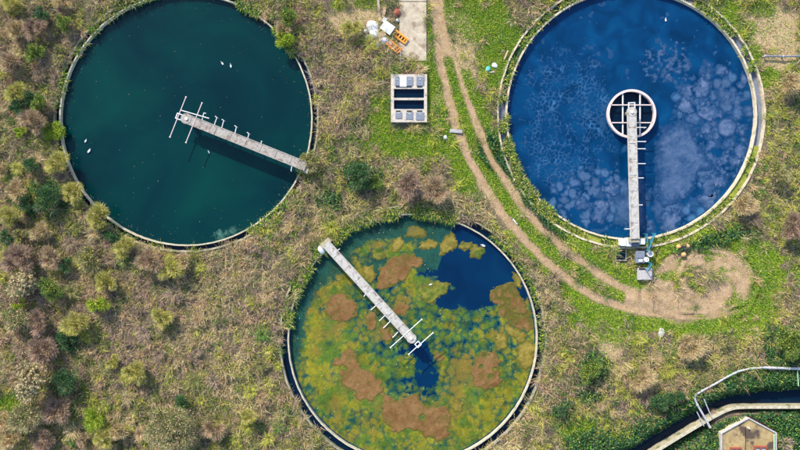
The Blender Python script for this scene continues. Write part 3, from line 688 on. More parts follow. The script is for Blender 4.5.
abox('landing', 631.6, 240.5, 639.5, 246.5, 0.0, 0.6, M['hatch'], 'grey steel landing where the vertical bridge meets the bank', 'landing', None, landing_parts)
a = P(621, 253.5, 0.15)
t = thing('sump', 'square open sump of dark water below the blue tank rim', 'sump', (a[0], a[1], 0))
mb = MB()
for sx, sy, w, d in ((0, .68, 1.16, .12), (0, -.68, 1.16, .12), (.52, 0, .12, 1.24), (-.52, 0, .12, 1.24)): mb.box((sx, sy, -0.2), (w, d, 0.7))
mb.build('kerb', M['rim_grey'], t)
MB().box((0, 0, -0.04), (0.92, 1.24, 0.2)).build('dark_water', M['water4'], t)
def pumpbox(t, w, d, h):
    MB().box((0, d * .18, h + .03), (w - .08, d * .5, .06), bev=.01).build('hatch_lid', M['hatch'], t)
    MB().box((0, -d * .3, h + .05), (w * .4, d * .2, .1), bev=.01).build('valve_cover', M['white'], t)
abox('pump_box', 636, 251, 645, 263, 0.0, 0.55, M['hatch'], 'blue grey pump box between landing and lower concrete plinth', 'pump box', None, pumpbox)
def plat(t, w, d, h):
    MB().box((-w * .2, d * .42, h + .012), (w * .45, d * .14, .03)).build('slot', M['dark'], t)
    MB().box((0.1, -d * .12, h + .02), (w * .9 - .2, d * .68, .05), bev=.01).build('cover_plate', M['coping'], t)
abox('plinth', 638, 268, 652.5, 280, 0.0, 0.4, M['coping'], 'pale grey concrete plinth with a dark slot below the blue rails', 'plinth', None, plat)
def rail(label, pts, zt, m, posts=True):
    q = [Vector(P(*p, zt)) for p in pts]
    t = thing('handrail', label, 'handrail', (q[0].x, q[0].y, 0), 0, 'blue handrails by the bridge foot')
    off = Vector((q[0].x, q[0].y, 0))
    MB().tube([p - off for p in q], 0.06, 8).build('top_rail', m, t)
    MB().tube([p - off - Vector((0, 0, .45)) for p in q], 0.045, 8).build('mid_rail', m, t)
    for p in q: MB().tube([p - off, p - off - Vector((0, 0, zt + .05))], 0.05, 8).build('post', m, t)
rail('long blue handrail slanting over the rim beside the bridge foot', [(655.5, 233.5), (652, 241), (648.5, 251)], 1.1, M['blue'])
rail('short blue handrail between white cabinet and long slanting rail', [(647, 234), (647.6, 243)], 1.1, M['blue'])
rail('blue handrail bending round the right of the pump box', [(648.5, 262), (652, 264), (648, 270)], 1.1, M['blue'])
def barrel(px_, py_, r, h, m, label):
    a = P(px_, py_, h); t = thing('drum', label, 'drum', (a[0], a[1], 0))
    MB().cyl((0, 0, 0), r, h, 18).build('shell', m, t); MB().ring(r - .03, r + .02, h - .03, h + .03, 18).build('rim', M['steel'], t)
    MB().cyl((r * .4, 0, h), .05, .03, 8).build('bung', M['rubber'], t)
barrel(650.5, 254, 0.28, 0.8, M['pipe'], 'pale grey drum standing right of the pump box')
barrel(646.5, 259.5, 0.24, 0.7, M['white'], 'white drum at the corner of the pump box')

# orange floats round a dark frame
a = P(683.5, 247.5, 0.3)
t = thing('float_frame', 'three orange floats joined by a dark metal frame on the grass', 'floats', (a[0], a[1], 0))
fl = [P(679.3, 246.8, .4), P(688, 246.2, .4), P(684.3, 254.6, .4)]
for p in fl:
    b = bmesh.new(); bmesh.ops.create_uvsphere(b, u_segments=16, v_segments=10, radius=0.25)
    for v_ in b.verts: v_.co.z *= 0.85
    me = bpy.data.meshes.new('float'); b.to_mesh(me); b.free()
    for q_ in me.polygons: q_.use_smooth = True
    f_ = link('float', me, M['orange_pale'] if 'orange_pale' in M else M['orange'], t, (p[0] - a[0], p[1] - a[1], 0.26))
    MB().cyl((0, 0, 0.19), 0.07, 0.08, 10).build('cap', M['timber'], f_)
    d = Vector((p[0] - a[0], p[1] - a[1], 0))
    MB().tube([Vector((0, 0, .28)), d * .62 + Vector((0, 0, .28))], 0.05, 8).build('arm', M['rubber'], t)
MB().cyl((0, 0, 0.05), 0.2, 0.5, 16).build('motor', M['rubber'], t)

# ------------------------------------------------------------------ chamber with basins and hatches
a = P(409, 98.2, 0.45); w, d = 3.58, 4.75
t = thing('sludge_chamber', 'concrete chamber with two dark basins and grey hatches', 'chamber', (a[0], a[1], 0))
def L2(x, y): return ((x - 409) * S, (98.2 - y) * S)
by = [(88.8, 97.8), (100, 109)]
x0, x1 = L2(394, 0)[0], L2(424, 0)[0]
mb = MB(); h = 0.45
def slab(xa, ya, xb, yb):
    p = L2(xa, ya); q = L2(xb, yb)
    mb.box(((p[0] + q[0]) / 2, (p[1] + q[1]) / 2, h / 2 - .3), (abs(q[0] - p[0]), abs(q[1] - p[1]), h + .6))
slab(391, 74.3, 427, 88.8); slab(391, 109, 427, 122); slab(394, 97.8, 424, 100)
slab(391, 88.8, 394, 109); slab(424, 88.8, 427, 109)
mb.build('walls', M['chamber'], t)
for (ya, yb) in by:
    p = L2(409, (ya + yb) / 2); MB().box((p[0], p[1], 0.0), (3.0, 0.9, .3)).build('basin_water', M['water4'], t)
for (xa, ya, xb, yb) in ((394.8, 77, 399.5, 85.8), (406.5, 77, 413, 85.8), (416.3, 77, 424, 85.8), (395.5, 112.2, 402, 118.4), (406, 112.2, 413, 119.2), (416, 112.2, 424, 120)):
    p = L2((xa + xb) / 2, (ya + yb) / 2)
    hh = MB().box((p[0], p[1], h + .03), ((xb - xa) * S, (yb - ya) * S, .06), bev=.012).build('hatch', M['hatch'], t)
    MB().box((p[0], p[1] + .2, h + .075), (.22, .05, .03)).build('handle', M['steel'], hh)
for y_ in (87, 111):
    for xa, xb in ((396, 400.6), (406.6, 411.7), (417, 422.2)):
        p = L2((xa + xb) / 2, y_); MB().box((p[0], p[1], h + .004), ((xb - xa) * S, .12, .03)).build('slot', M['dark'], t)
p = P(403.2, 81, .6)
o = MB().box((0, 0, 0), (.68, 1.08, .05), bev=.015).build('white_sheet', M['white'], None, (p[0], p[1], .52)); tag(o, 'white board lying across the upper hatches of the concrete chamber', 'board')

# concrete slab north of it
o = MB()
for i in range(4):
    for j in range(1):
        pass
t = thing('concrete_slab', 'stained concrete slab beside the orange barriers at top', 'slab', (*P(412.5, 20)[:2], 0))
t['kind'] = 'structure'
for i, (ya, yb) in enumerate(((-45, 1.5), (2.2, 61))):
    pa = P(399.5, ya); pb = P(426.5, yb); o_ = P(412.5, 20)
    MB().box(((pa[0] + pb[0]) / 2 - o_[0], (pa[1] + pb[1]) / 2 - o_[1], 0.01), (abs(pb[0] - pa[0]), abs(pb[1] - pa[1]), 0.12 + .01 * i), bev=.02).build('slab_panel', M['concrete'], t)

# ------------------------------------------------------------------ rubbish by the slab
def barrier(px_, py_, rot, label):
    a = P(px_, py_, .3); t = thing('safety_barrier', label, 'barrier', (a[0], a[1], .22), rot, 'orange safety barriers')
    L, W, T = 1.55, 0.66, 0.07
    for s in (-1, 1): MB().box((0, s * (W / 2 - .08), 0), (L, .16, T), bev=.015).build('rail', M['orange'], t)
    for s in (-1, 1): MB().box((s * (L / 2 - .06), 0, .0), (.12, W - .32, T - .01), bev=.01).build('end_post', M['orange'], t)
    for k in range(4): MB().box((-.48 + k * .32, 0, -.005), (.14, W - .32, T - .02), bev=.01).build('bar', M['orange'], t)
    MB().box((0, 0, -.045), (L - .3, W - .3, .012)).build('backing', M['dark'], t)
barrier(400.5, 36.8, math.radians(-38), 'upper orange plastic barrier lying on the edge of the slab')
barrier(393.8, 46.2, math.radians(-40), 'lower orange plastic barrier lying on rubbish left of the slab')
def bag(px_, py_, r, m, label, seed, fl=.55, cat='bag', name='rubbish_bag', group='white rubbish bags in the heap'):
    a = P(px_, py_, .3); b = bmesh.new(); bmesh.ops.create_icosphere(b, subdivisions=3, radius=r)
    q = np.random.default_rng(seed); k = q.normal(size=(8, 3)) * 4 / r * .35; ph = q.random(8) * 6
    ax_ = .8 + .5 * q.random(2)
    for v_ in b.verts:
        n_ = sum(math.sin(v_.co.dot(Vector(kk)) + p_) for kk, p_ in zip(k, ph)) / 8
        v_.co *= 1 + (.42 if cat == 'bag' else 1.1) * n_; v_.co.x *= ax_[0]; v_.co.y *= ax_[1]; v_.co.z *= fl
        v_.co.z = max(v_.co.z, -r * fl * .5)
    me = bpy.data.meshes.new(name); b.to_mesh(me); b.free()
    o = link(name, me, m, None, (a[0], a[1], r * fl * .5 + .02)); o.rotation_euler.z = q.random() * 6
    return tag(o, label, cat, group)
bag(373, 26, .55, M['white'], 'tall crumpled white bag at the upper left of the rubbish heap', 1)
bag(370, 44, .36, M['white'], 'small white bag at the lowest left of the rubbish heap', 2)
bag(377.5, 44, .34, M['pipe'], 'greyish bag lying right of the lowest white one', 3)
bag(375, 33, .5, M['white'], 'white bag in the middle left of the rubbish heap', 4)
bag(368.5, 37, .3, M['pipe'], 'little grey bag at the outer left of the rubbish heap', 5)
bag(383, 39.5, .42, M['white'], 'white bag wedged beside the lower orange barrier', 6)
bag(397.3, 19.5, .2, M['white'], 'tiny white bag alone on the slab edge', 7)
bag(397, 11.5, .42, M['red'], 'dark red crumpled sack near the slab top', 8, group=None)
bag(495, 65, .26, M['white'], 'white bag on the grass left of the blue tank', 9, group=None)
bag(488.5, 68.8, .2, M['cyan'], 'small cyan bag on the grass left of the blue tank', 10, group=None)
bag(379.5, 22, .35, M['tan'], 'tan sack at the top of the rubbish heap', 11, group=None)
bag(366, 31, .25, M['white'], 'white scrap bag furthest left in the rubbish heap', 12)
bag(662, 332.5, .36, M['stone'], 'pale boulder on the grass below the turning loop', 13, .6, 'boulder', 'boulder', None)
bag(445.6, 137, .16, M['white'], 'white scrap of plastic left of the track', 14, group=None)
bag(321.5, 250, .45, M['white'], 'white bundle at the bank end of the diagonal bridge', 15, group=None)
bag(535 - 400 + 400, 335, .14, M['white'], 'white float at the inner right rim of the algae tank', 17, group=None) if False else None
def sheet(px_, py_, w, d, rot, m, label, name='board', z=.35, cat='board', tilt=.12):
    a = P(px_, py_, z); ro = MB().box((0, 0, 0), (w, d, .04), bev=.008).build(name, m, None, (a[0], a[1], z)); ro.rotation_euler = (tilt, -tilt * .6, rot)
    return tag(ro, label, cat)
sheet(387.5, 27.5, 1.25, .95, math.radians(-36), M['white'], 'large white panel on top of the rubbish heap', 'panel', .55, 'panel')
sheet(381.5, 34.5, .8, .55, math.radians(30), M['tan'], 'tan wooden board beneath the large white panel', z=.4)
sheet(388.5, 41, .9, .3, math.radians(-50), M['timber'], 'pinkish timber plank between the two orange barriers and bags', 'plank', .3, 'plank')
sheet(379, 8, .22, 2.0, math.radians(6), M['timber'], 'upright lying timber plank at the top left of the rubbish', 'plank', .2, 'plank')
sheet(384, 12, .3, 1.0, math.radians(-14), M['tan'], 'short tan plank right of the longer timber plank', 'plank', .2, 'plank')
sheet(384.5, 20, .5, .4, math.radians(60), M['white'], 'small white panel above the large panel of the heap', 'panel', .4, 'panel')
sheet(456, 131, 1.25, .36, math.radians(-4), M['coping'], 'pale concrete beam lying across the left rut of the track', 'beam', .12, 'beam', .02)
sheet(492, 72, .5, .14, math.radians(10), M['timber'], 'short pinkish plank near the cyan bag', 'plank', .15, 'plank')
sheet(506, 55, .14, .95, math.radians(-24), M['tan'], 'yellowish plank leaning along the outer rim of the blue tank', 'plank', .3, 'plank')
sheet(515, 221.5, .12, .7, math.radians(38), M['white'], 'white stake lying on the left rut of the track', 'stake', .08, 'stake', .02)
def pipe(name, label, pts, r, m, z, joints=(), cat='pipe', posts=0):
    q = [Vector(P(*p, z if not hasattr(z, '__len__') else z[i])) for i, p in enumerate(pts)]; off = Vector((q[0].x, q[0].y, 0))
    t = thing(name, label, cat, off)
    MB().tube([p - off for p in q], r, 10).build('pipe_run', m, t)
    for j in joints:
        i = int(j); p = q[i].lerp(q[min(i + 1, len(q) - 1)], j - i) - off; dr = (q[min(i + 1, len(q) - 1)] - q[max(i - (1 if i + 1 >= len(q) else 0), 0)]).normalized()
        MB().tube([p - dr * .07, p + dr * .07], r * 1.35, 12).build('flange', M['coping'], t)
        MB().tube([p - Vector((0, 0, r)), p - Vector((0, 0, p.z + .9))], .05, 6).build('support', M['steel'], t)
    return t
pipe('pole', 'grey metal pole lying horizontally at the right edge', [(764.5, 56), (783, 56.4), (815, 56)], .09, M['hatch'], .35, (0.02, 1.0), 'pole')
pipe('pole', 'thin grey pole between the slab and the concrete chamber', [(400.5, 52), (400.7, 68.5)], .05, M['pipe'], .25, (), 'pole')
pipe('water_pipe', 'pale pipe crossing the ditch and climbing along its upper bank', [(710.5, 428), (705, 418), (697.5, 405), (694.5, 398), (696, 394.5), (702, 391), (715, 384), (727, 377), (738, 371.5), (750, 368.5), (764, 367.5)], .10, M['pipe'], .5, (0.1, 2, 5, 7))
pipe('water_pipe', 'straight white pipe running to the right edge above the ditch', [(764, 367.5), (782, 368.2), (796, 368.6), (820, 369)], .13, M['pipe'], .5, (0.3, 1.5, 2.1))
pipe('support_rail', 'thin pale rail left of the pipe across the ditch', [(697, 412), (704, 426)], .05, M['pipe'], .5, (), 'rail')
pipe('support_rail', 'thin pale rail right of the pipe across the ditch', [(704, 399), (711.5, 417)], .05, M['pipe'], .5, (), 'rail')
pipe('support_rail', 'slim green grey rail dropping from the right end of the white pipe', [(797.5, 371), (798.5, 386)], .05, M['green_pipe'], .5, (), 'rail')

# low coping wall along the ditch
cw = smooth_line([(640, 462), (662, 448), (690, 431), (716, 416), (730, 409.5), (742, 407.6), (770, 407.4), (830, 407.2)], 4)
q = [Vector(P(*p, .25)) for p in cw]; t = thing('ditch_wall', 'low pale coping wall along the lower side of the ditch', 'wall', (q[0].x, q[0].y, 0))
vs = []
for w_, z0, z1, nm, m in ((.13, .17, .27, 'coping', M['rim_weir']), (.12, -1.3, .17, 'wall_face', M['rim_grey'])):
    b = MB(); prev = None
    for i, p in enumerate(q):
        tg = (q[min(i + 1, len(q) - 1)] - q[max(i - 1, 0)]).normalized(); nn = Vector((-tg.y, tg.x, 0)) * w_
        pp = p - q[0]
        cur = [b.b.verts.new((pp.x + s * nn.x, pp.y + s * nn.y, z)) for s, z in ((-1, z0), (-1, z1), (1, z1), (1, z0))]
        if prev:
            for k in range(4): b.b.faces.new((prev[k], prev[(k + 1) % 4], cur[(k + 1) % 4], cur[k]))
        prev = cur
    b.build(nm, m, t)

# ------------------------------------------------------------------ pump house
zr = 0.9; pts = [(721, 500), (721, 433), (748.4, 417.6), (776.4, 432.6), (776.4, 500)]
q = [P(*p, zr) for p in pts]; c = P(748.5, 450, zr)
t = thing('pump_house', 'small concrete pump house with pointed roof outline and pale coping', 'building', (c[0], c[1], 0))
poly = [(p[0] - c[0], p[1] - c[1]) for p in q]
inn = [(x * .965, (y + .0) * .965) for x, y in poly]
MB().prism(poly, -.1, zr - .1).build('wall', M['wall'], t)
rf = MB().prism(inn, zr - .1, zr - .06).build('roof', M['roof'], t)
for i in range(5):
    p, r_ = Vector((*poly[i], 0)), Vector((*poly[(i + 1) % 5], 0)); mid = (p + r_) / 2; dv_ = r_ - p
    MB().box((mid.x * .985, mid.y * .985, zr - .03), (dv_.length - .02, .14, .2 + .004 * i), math.atan2(dv_.y, dv_.x), bev=.015).build('coping', M['coping'], t)
MB().box((-.27, .6, zr - .055), (.05, 3.4, .03)).build('roof_joint', M['dark'], rf)
def skylight(px_, py_, w, d):
    p = P(px_, py_, zr); x, y = p[0] - c[0], p[1] - c[1]
    f_ = MB()
    for sx, sy, ww, dd in ((0, d / 2, w, .12), (0, -d / 2, w, .12), (w / 2, 0, .12, d - .12), (-w / 2, 0, .12, d - .12), (0, 0, .1, d - .12)): f_.box((x + sx, y + sy, zr + .06), (ww + (.12 if dd == .12 else 0), dd, .26))
    o_ = f_.build('skylight', M['red'], t); MB().box((x, y, zr + .02), (w - .12, d - .12, .04)).build('pane', M['glass'], o_)
skylight(735.5, 454, 1.0, 1.2); skylight(760, 453, 1.15, 1.3)
p = P(773.6, 440, zr)
MB().tube([(p[0] - c[0], p[1] - c[1] + .6, zr + .1), (p[0] - c[0], p[1] - c[1] - 3, zr + .1)], .06, 8).build('drainpipe', M['green_pipe'], t)
MB().cyl((-0.02, 2.2 , zr - .06), .07, .25, 10).build('vent_pipe', M['white'], t)

# ------------------------------------------------------------------ birds on the water
def bird(px_, py_, rz, label, s=1.0):
    s = s * 0.58
    a = P(px_, py_, WZ); t = thing('bird', label, 'bird', (a[0], a[1], WZ), rz, 'white birds on the tank water')
    vs, rs = [], []
    rows = [(-.34, .10, .02, .02), (-.24, .09, .075, .05), (-.1, .08, .13, .09), (.05, .07, .14, .10), (.17, .09, .10, .085), (.23, .16, .05, .05), (.25, .22, .042, .042), (.28, .27, .055, .05), (.335, .27, .04, .038), (.365, .265, .012, .012)]
    b = bmesh.new(); rings = []
    for x, z, w_, h_ in rows:
        rings.append([b.verts.new((x * s, w_ * s * math.cos(2 * PI * k / 10), (z + h_ * math.sin(2 * PI * k / 10)) * s)) for k in range(10)])
    for A, B in zip(rings[:-1], rings[1:]):
        for k in range(10): b.faces.new((A[k], A[(k + 1) % 10], B[(k + 1) % 10], B[k]))
    b.faces.new(rings[0][::-1]); b.faces.new(rings[-1]); bmesh.ops.recalc_face_normals(b, faces=b.faces)
    me = bpy.data.meshes.new('body'); b.to_mesh(me); b.free()
    for p_ in me.polygons: p_.use_smooth = True
    link('body', me, M['feather'], t)
    MB().tube([(.36 * s, 0, .265 * s), (.43 * s, 0, .255 * s)], .014 * s, 6, .004).build('bill', M['bill'], t)
    for sg in (-1, 1):
        MB().box((-.10 * s, sg * .115 * s, .13 * s), (.34 * s, .05 * s, .09 * s), sg * .12, bev=.02 * s).build('wing', M['pipe'], t)
bird(222.5, 63.5, 2.2, 'white bird on the teal tank, left of the pair', 1.0)
bird(231, 66, 1.7, 'white bird on the teal tank, right of the pair', 1.05)
bird(86, 141, 1.0, 'white bird near the left rim of the teal tank, upper of two', 1.0)
bird(89.5, 151, .9, 'white bird near the left rim of the teal tank, lower of two', 1.3)
bird(209, 152, 2.0, 'lone white bird below the bridge of the teal tank', .9)
bird(483, 245.5, 2.8, 'white bird on dark water of the algae tank near the top rim', 1.3)
bird(665.5, 20, 1.6, 'lone white bird on the upper part of the blue tank', 1.0)
bird(430.5, 284.5, .3, 'white bird standing on the lumpy green algae mat', .9)

# ------------------------------------------------------------------ vegetation
def ribbons(base, ang, L, rise, droop, w, tilt, col):
    n = len(base); ca, sa = np.cos(ang), np.sin(ang)
    d = np.stack([ca, sa, np.zeros(n)], -1); side = np.stack([-sa, ca, tilt], -1) * w[:, None]
    up = np.array([0, 0, 1.0])
    p0 = base; p1 = base + d * (L * .5)[:, None] + up * rise[:, None]; p2 = base + d * L[:, None] + up * (rise * droop)[:, None]
    v = np.stack([p0 - side * .5, p0 + side * .5, p1 - side * .45, p1 + side * .45, p2], 1).reshape(-1, 3)
    k = np.arange(n)[:, None] * 5
    f = np.concatenate([k + np.array([0, 1, 3]), k + np.array([0, 3, 2]), k + np.array([2, 3, 4])], 0)
    return v, f, np.repeat(col, 5, 0)
def leaves(p, size, col, r, flat=0.6):
    n = len(p); a = r.normal(size=(n, 3)); a[:, 2] *= flat; a /= np.linalg.norm(a, axis=1)[:, None]
    b = r.normal(size=(n, 3)); b[:, 2] *= flat; b -= a * (a * b).sum(1)[:, None]; b /= np.linalg.norm(b, axis=1)[:, None]
    s = size[:, None]
    v = np.stack([p - a * s, p + b * s * .55, p + a * s, p - b * s * .55], 1).reshape(-1, 3)
    k = np.arange(n)[:, None] * 4
    return v, np.concatenate([k + np.array([0, 1, 2]), k + np.array([0, 2, 3])], 0), np.repeat(col, 4, 0)
def join(parts):
    v = []; f = []; c = []; o = 0
    for a, b, d in parts:
        v.append(a); f.append(b + o); c.append(d); o += len(a)
    return np.concatenate(v), np.concatenate(f), np.concatenate(c)

COVER = [[(95, 172, .55), (33, 64, .9), (-30, -16, 1.0), (172, 182, .3), (-60, -30, .35)], [(165, 232, .55), (30, 62, .25)], [(72, 168, 1.0), (60, 72, .6), (168, 180, .35)]]
def allowed(x, y, pad=0.0):
    """1 where plants may root"""
    px, py = PX(x, y)
    ok = np.ones(np.shape(x), bool)
    for (c, (cp_, r), cv) in zip(TC, TANKS, COVER):
        rad = np.hypot(x - c[0], y - c[1]); an = np.degrees(np.arctan2(y - c[1], x - c[0]))
        go = GAP[TANKS.index((cp_, r))]; lim = np.full(np.shape(x), r + go + (0.16 if go > .86 else 0.0))
        for a0, a1, s in cv:
            lim = np.where((an > a0) & (an < a1) & (vnoise(x, y, .7, 77) < s + .15), r + 0.2 + 0.5 * (1 - s), lim)
        ok &= rad > lim + pad
    def rect(x0, y0, x1, y1): return (px > x0) & (px < x1) & (py > y0) & (py < y1)
    for q_ in ((390, 73, 428, 123), (398, -60, 427.5, 59), (615, 246, 627, 262), (620, 238, 646, 247), (635, 249, 646, 264), (637, 267, 653.5, 281), (719, 431, 778, 520)): ok &= ~rect(*q_)
    ok &= ~inside_poly(px, py, [(719, 432), (748.4, 415), (778, 431), (778, 520), (719, 520)])
    ok &= ditch_q(x, y) > 0.85 + pad
    ok &= seg_dist(px, py, cw) > 1.3
    return ok
PAL = {
 'purple': [(0.16, 0.105, 0.09), (0.215, 0.145, 0.105), (0.10, 0.068, 0.070), (0.25, 0.18, 0.135)],
 'pink': [(0.34, 0.225, 0.125), (0.28, 0.175, 0.10), (0.38, 0.265, 0.16)],
 'straw': [(0.44, 0.335, 0.17), (0.50, 0.40, 0.235), (0.35, 0.265, 0.125)],
 'olive': [(0.11, 0.12, 0.035), (0.15, 0.155, 0.05), (0.08, 0.10, 0.03)],
 'lime': [(0.25, 0.26, 0.028), (0.20, 0.22, 0.02), (0.33, 0.31, 0.055)],
 'green': [(0.05, 0.12, 0.02), (0.08, 0.17, 0.02), (0.035, 0.085, 0.02)],
 'dark': [(0.012, 0.05, 0.028), (0.02, 0.07, 0.03), (0.035, 0.09, 0.03)],
 'grass': [(0.105, 0.20, 0.005), (0.16, 0.255, 0.007), (0.21, 0.27, 0.015), (0.07, 0.165, 0.006)],
}
PALN = {k: np.array(v) * {'grass': 1.5, 'green': 1.45, 'dark': 1.15, 'lime': 1.5, 'olive': 1.5, 'purple': 1.6, 'pink': 1.35, 'straw': 1.15}[k] for k, v in PAL.items()}
XR, YR = 43.0, 25.2
def pick(names, prob, r):
    """prob (n,k) -> index per row"""
    p = prob / prob.sum(1, keepdims=True); u = r.random(len(p))[:, None]
    return (np.cumsum(p, 1) < u).sum(1).clip(0, len(names) - 1)
def pal_col(names, sel, r, jit=0.25):
    n = len(sel); col = np.zeros((n, 3))
    for i, nm in enumerate(names):
        k = np.where(sel == i)[0]; col[k] = PALN[nm][r.integers(0, len(PALN[nm]), len(k))]
    return col * (1 - jit + 2 * jit * r.random(n))[:, None] * (1 + .08 * r.normal(size=(n, 3)))

# thicket of canes: clumps of arching stems
r = np.random.default_rng(11)
NC = 15500
x = r.uniform(-XR, XR, NC); y = r.uniform(-YR, YR, NC)
zd, zg, zs, zp, zk, zu = zones_q(x, y)
dens = (1 - zd) ** 2 * (1 - .93 * zg) * (1 - .97 * zs)
ok = allowed(x, y) & (ditch_q(x, y) > 3.0 - 1.2 * r.random(NC)) & (r.random(NC) < dens * 1.0)
x, y, zp, zk, zu, zg = (q_[ok] for q_ in (x, y, zp, zk, zu, zg)); n = len(x)
names = ['purple', 'pink', 'straw', 'olive', 'lime', 'green', 'dark']
big = fbm(x, y, 6, 301); sm = fbm(x, y, 1.6, 302); east = np.maximum(sstep(520, 600, PX(x, y)[0]), np.exp(-((PX(x, y)[0] - 410) / 60) ** 2 - ((PX(x, y)[1] - 120) / 60) ** 2))
pr = np.stack([.8 + 1.6 * zu + 1.5 * np.clip(big, -.3, .5), .9 + .8 * zu + 0 * x, .7 + 2.2 * zp + .5 * np.clip(-big, 0, 1), .9 + 1.5 * np.clip(sm, 0, 1) + 0 * x,
               .75 + 2.2 * np.clip(sm, 0, 1) + .9 * east, .30 + 1.2 * np.clip(-sm, 0, 1) + .7 * east + .6 * zg + .6 * zk, .12 + 3.5 * zk + 0 * x], 1).clip(0.01)
pr[:, 0] *= 1 - .6 * zp; pr[:, 5] *= 1 - .5 * zu
sel = pick(names, pr, r)
K = 38; sel_s = np.repeat(sel, K)
mixin = r.random(n * K) < .22; sel_s = np.where(mixin, pick(names, np.repeat(pr, K, 0), r), sel_s)
cs = r.uniform(.55, 1.3, n) * (0.75 + .45 * vnoise(x, y, 4, 303))
csr = np.repeat(cs, K); ang0 = np.repeat(r.uniform(0, 2 * PI, n), K)
ang = np.where(r.random(n * K) < .45, ang0 + r.normal(0, .5, n * K), r.uniform(0, 2 * PI, n * K))
bx = np.repeat(x, K) + r.normal(0, .16, n * K) * csr; by_ = np.repeat(y, K) + r.normal(0, .16, n * K) * csr
Ls = csr * r.uniform(.35, .95, n * K); rs = csr * r.uniform(.12, .62, n * K)
bz = ground_q(bx, by_); bz = np.where(bz < -1.2, 0.0, bz)
base = np.stack([bx, by_, bz - .02], -1)
w = r.uniform(.012, .034, n * K)
col = pal_col(names, sel_s, r)
parts = [ribbons(base, ang, Ls, rs, r.uniform(.3, 1.3, n * K), w, r.normal(0, .5, n * K), col)]
# small leaves caught in the canes
nl = 80000
ii = r.integers(0, n * K, nl); t_ = r.uniform(.3, 1, nl)
lp = base[ii] + np.stack([np.cos(ang[ii]) * Ls[ii] * t_, np.sin(ang[ii]) * Ls[ii] * t_, rs[ii] * t_ + .04], -1)
lc = pal_col(names, pick(names, np.repeat(pr, K, 0)[ii] * np.array([.5, .5, .8, 1.2, 1.5, 1.6, 1.5]), r), r)
parts.append(leaves(lp, r.uniform(.03, .065, nl), lc, r))
v, f, c = join(parts)
o = link('bramble_scrub', mesh_np('bramble_scrub', v, f, c), M['leaf']); tag(o, 'tangled brown and green bramble scrub covering the ground round the tanks', 'scrub', kind='stuff')

# dense low brambles in the dark patches and on the ditch banks
r = np.random.default_rng(12); nb = 90000
x = r.uniform(-XR, XR, nb * 14); y = r.uniform(-YR, YR, nb * 14)
zd, zg, zs, zp, zk, zu = zones_q(x, y)
bank = 1.6 * np.exp(-((ditch_q(x, y) - 1.6) / 1.2) ** 2)
ok = (r.random(len(x)) < np.maximum(zk, bank) * (1 - zd)); x, y = x[ok], y[ok]; ok = allowed(x, y)
x, y = x[ok][:nb], y[ok][:nb]; n = len(x)
z = ground_q(x, y) + r.random(n) ** .7 * .55 * (0.4 + vnoise(x, y, 1.0, 305))
col = pal_col(['dark', 'green', 'olive'], pick('abc', np.tile([1.0, .45, .2], (n, 1)), r), r, .4)
v, f, c = leaves(np.stack([x, y, z], -1), r.uniform(.06, .14, n), col, r)
o = link('bramble_leaves', mesh_np('bramble_leaves', v, f, c), M['leaf']); tag(o, 'dark green low bramble leaves on ditch banks and hollows', 'brambles', kind='stuff')

# short bright grass
r = np.random.default_rng(13); ng = 430000
x = r.uniform(-XR, XR, 3400000); y = r.uniform(-YR, YR, 3400000)
zd, zg, zs, zp, zk, zu = zones_q(x, y)
want = np.clip(zg * .95 * (1 - .9 * zs) + .05 * (1 - zd) + .06 * zs + .25 * (zd > .2) * sstep(.0, .2, fbm(x, y, .8, 306)) * .3, 0, 1)
want = want * (1 - .85 * np.exp(-((ditch_q(x, y) - 1.5) / 1.1) ** 2))
ok = (r.random(len(x)) < want); x, y, zd, zg, zs = x[ok], y[ok], zd[ok], zg[ok], zs[ok]; ok = allowed(x, y, -.05)
x, y, zz, zgg, zdd = x[ok], y[ok], zs[ok], zg[ok], zd[ok]
if len(x) > ng:
    k = r.permutation(len(x))[:ng]; x, y, zz, zgg, zdd = x[k], y[k], zz[k], zgg[k], zdd[k]
n = len(x)
tone = fbm(x, y, 1.5, 307); t2 = fbm(x, y, .5, 308)
pr = np.stack([1.6 + 0 * x, .6 + 2 * np.clip(-tone, 0, 1), .35 + 1.5 * np.clip(tone, 0, 1), .12 + 1.2 * np.clip(zz, 0, 1) + .9 * np.clip(t2, 0, 1), .15 + 1.2 * np.clip(-t2 - .1, 0, 1)], 1)
col = pal_col(['grass', 'green', 'lime', 'straw', 'dark'], pick('abcde', pr, r), r, .3)
hgt = r.uniform(.06, .22, n) * (.6 + .8 * vnoise(x, y, .9, 309)) * (1 - .5 * zdd); an = r.uniform(0, 2 * PI, n); w = r.uniform(.014, .034, n)
p = np.stack([x, y, ground_q(x, y) - .01], -1); sd_ = np.stack([-np.sin(an), np.cos(an), 0 * an], -1) * w[:, None]
tip = p + np.stack([np.cos(an) * hgt * 1.0, np.sin(an) * hgt * 1.0, hgt], -1)
v = np.stack([p - sd_, p + sd_, tip], 1).reshape(-1, 3)
o = link('grass', mesh_np('grass', v, np.arange(n * 3).reshape(-1, 3), np.repeat(col, 3, 0)), M['leaf']); tag(o, 'bright green rough grass along the track and round the turning loop', 'grass', kind='stuff')

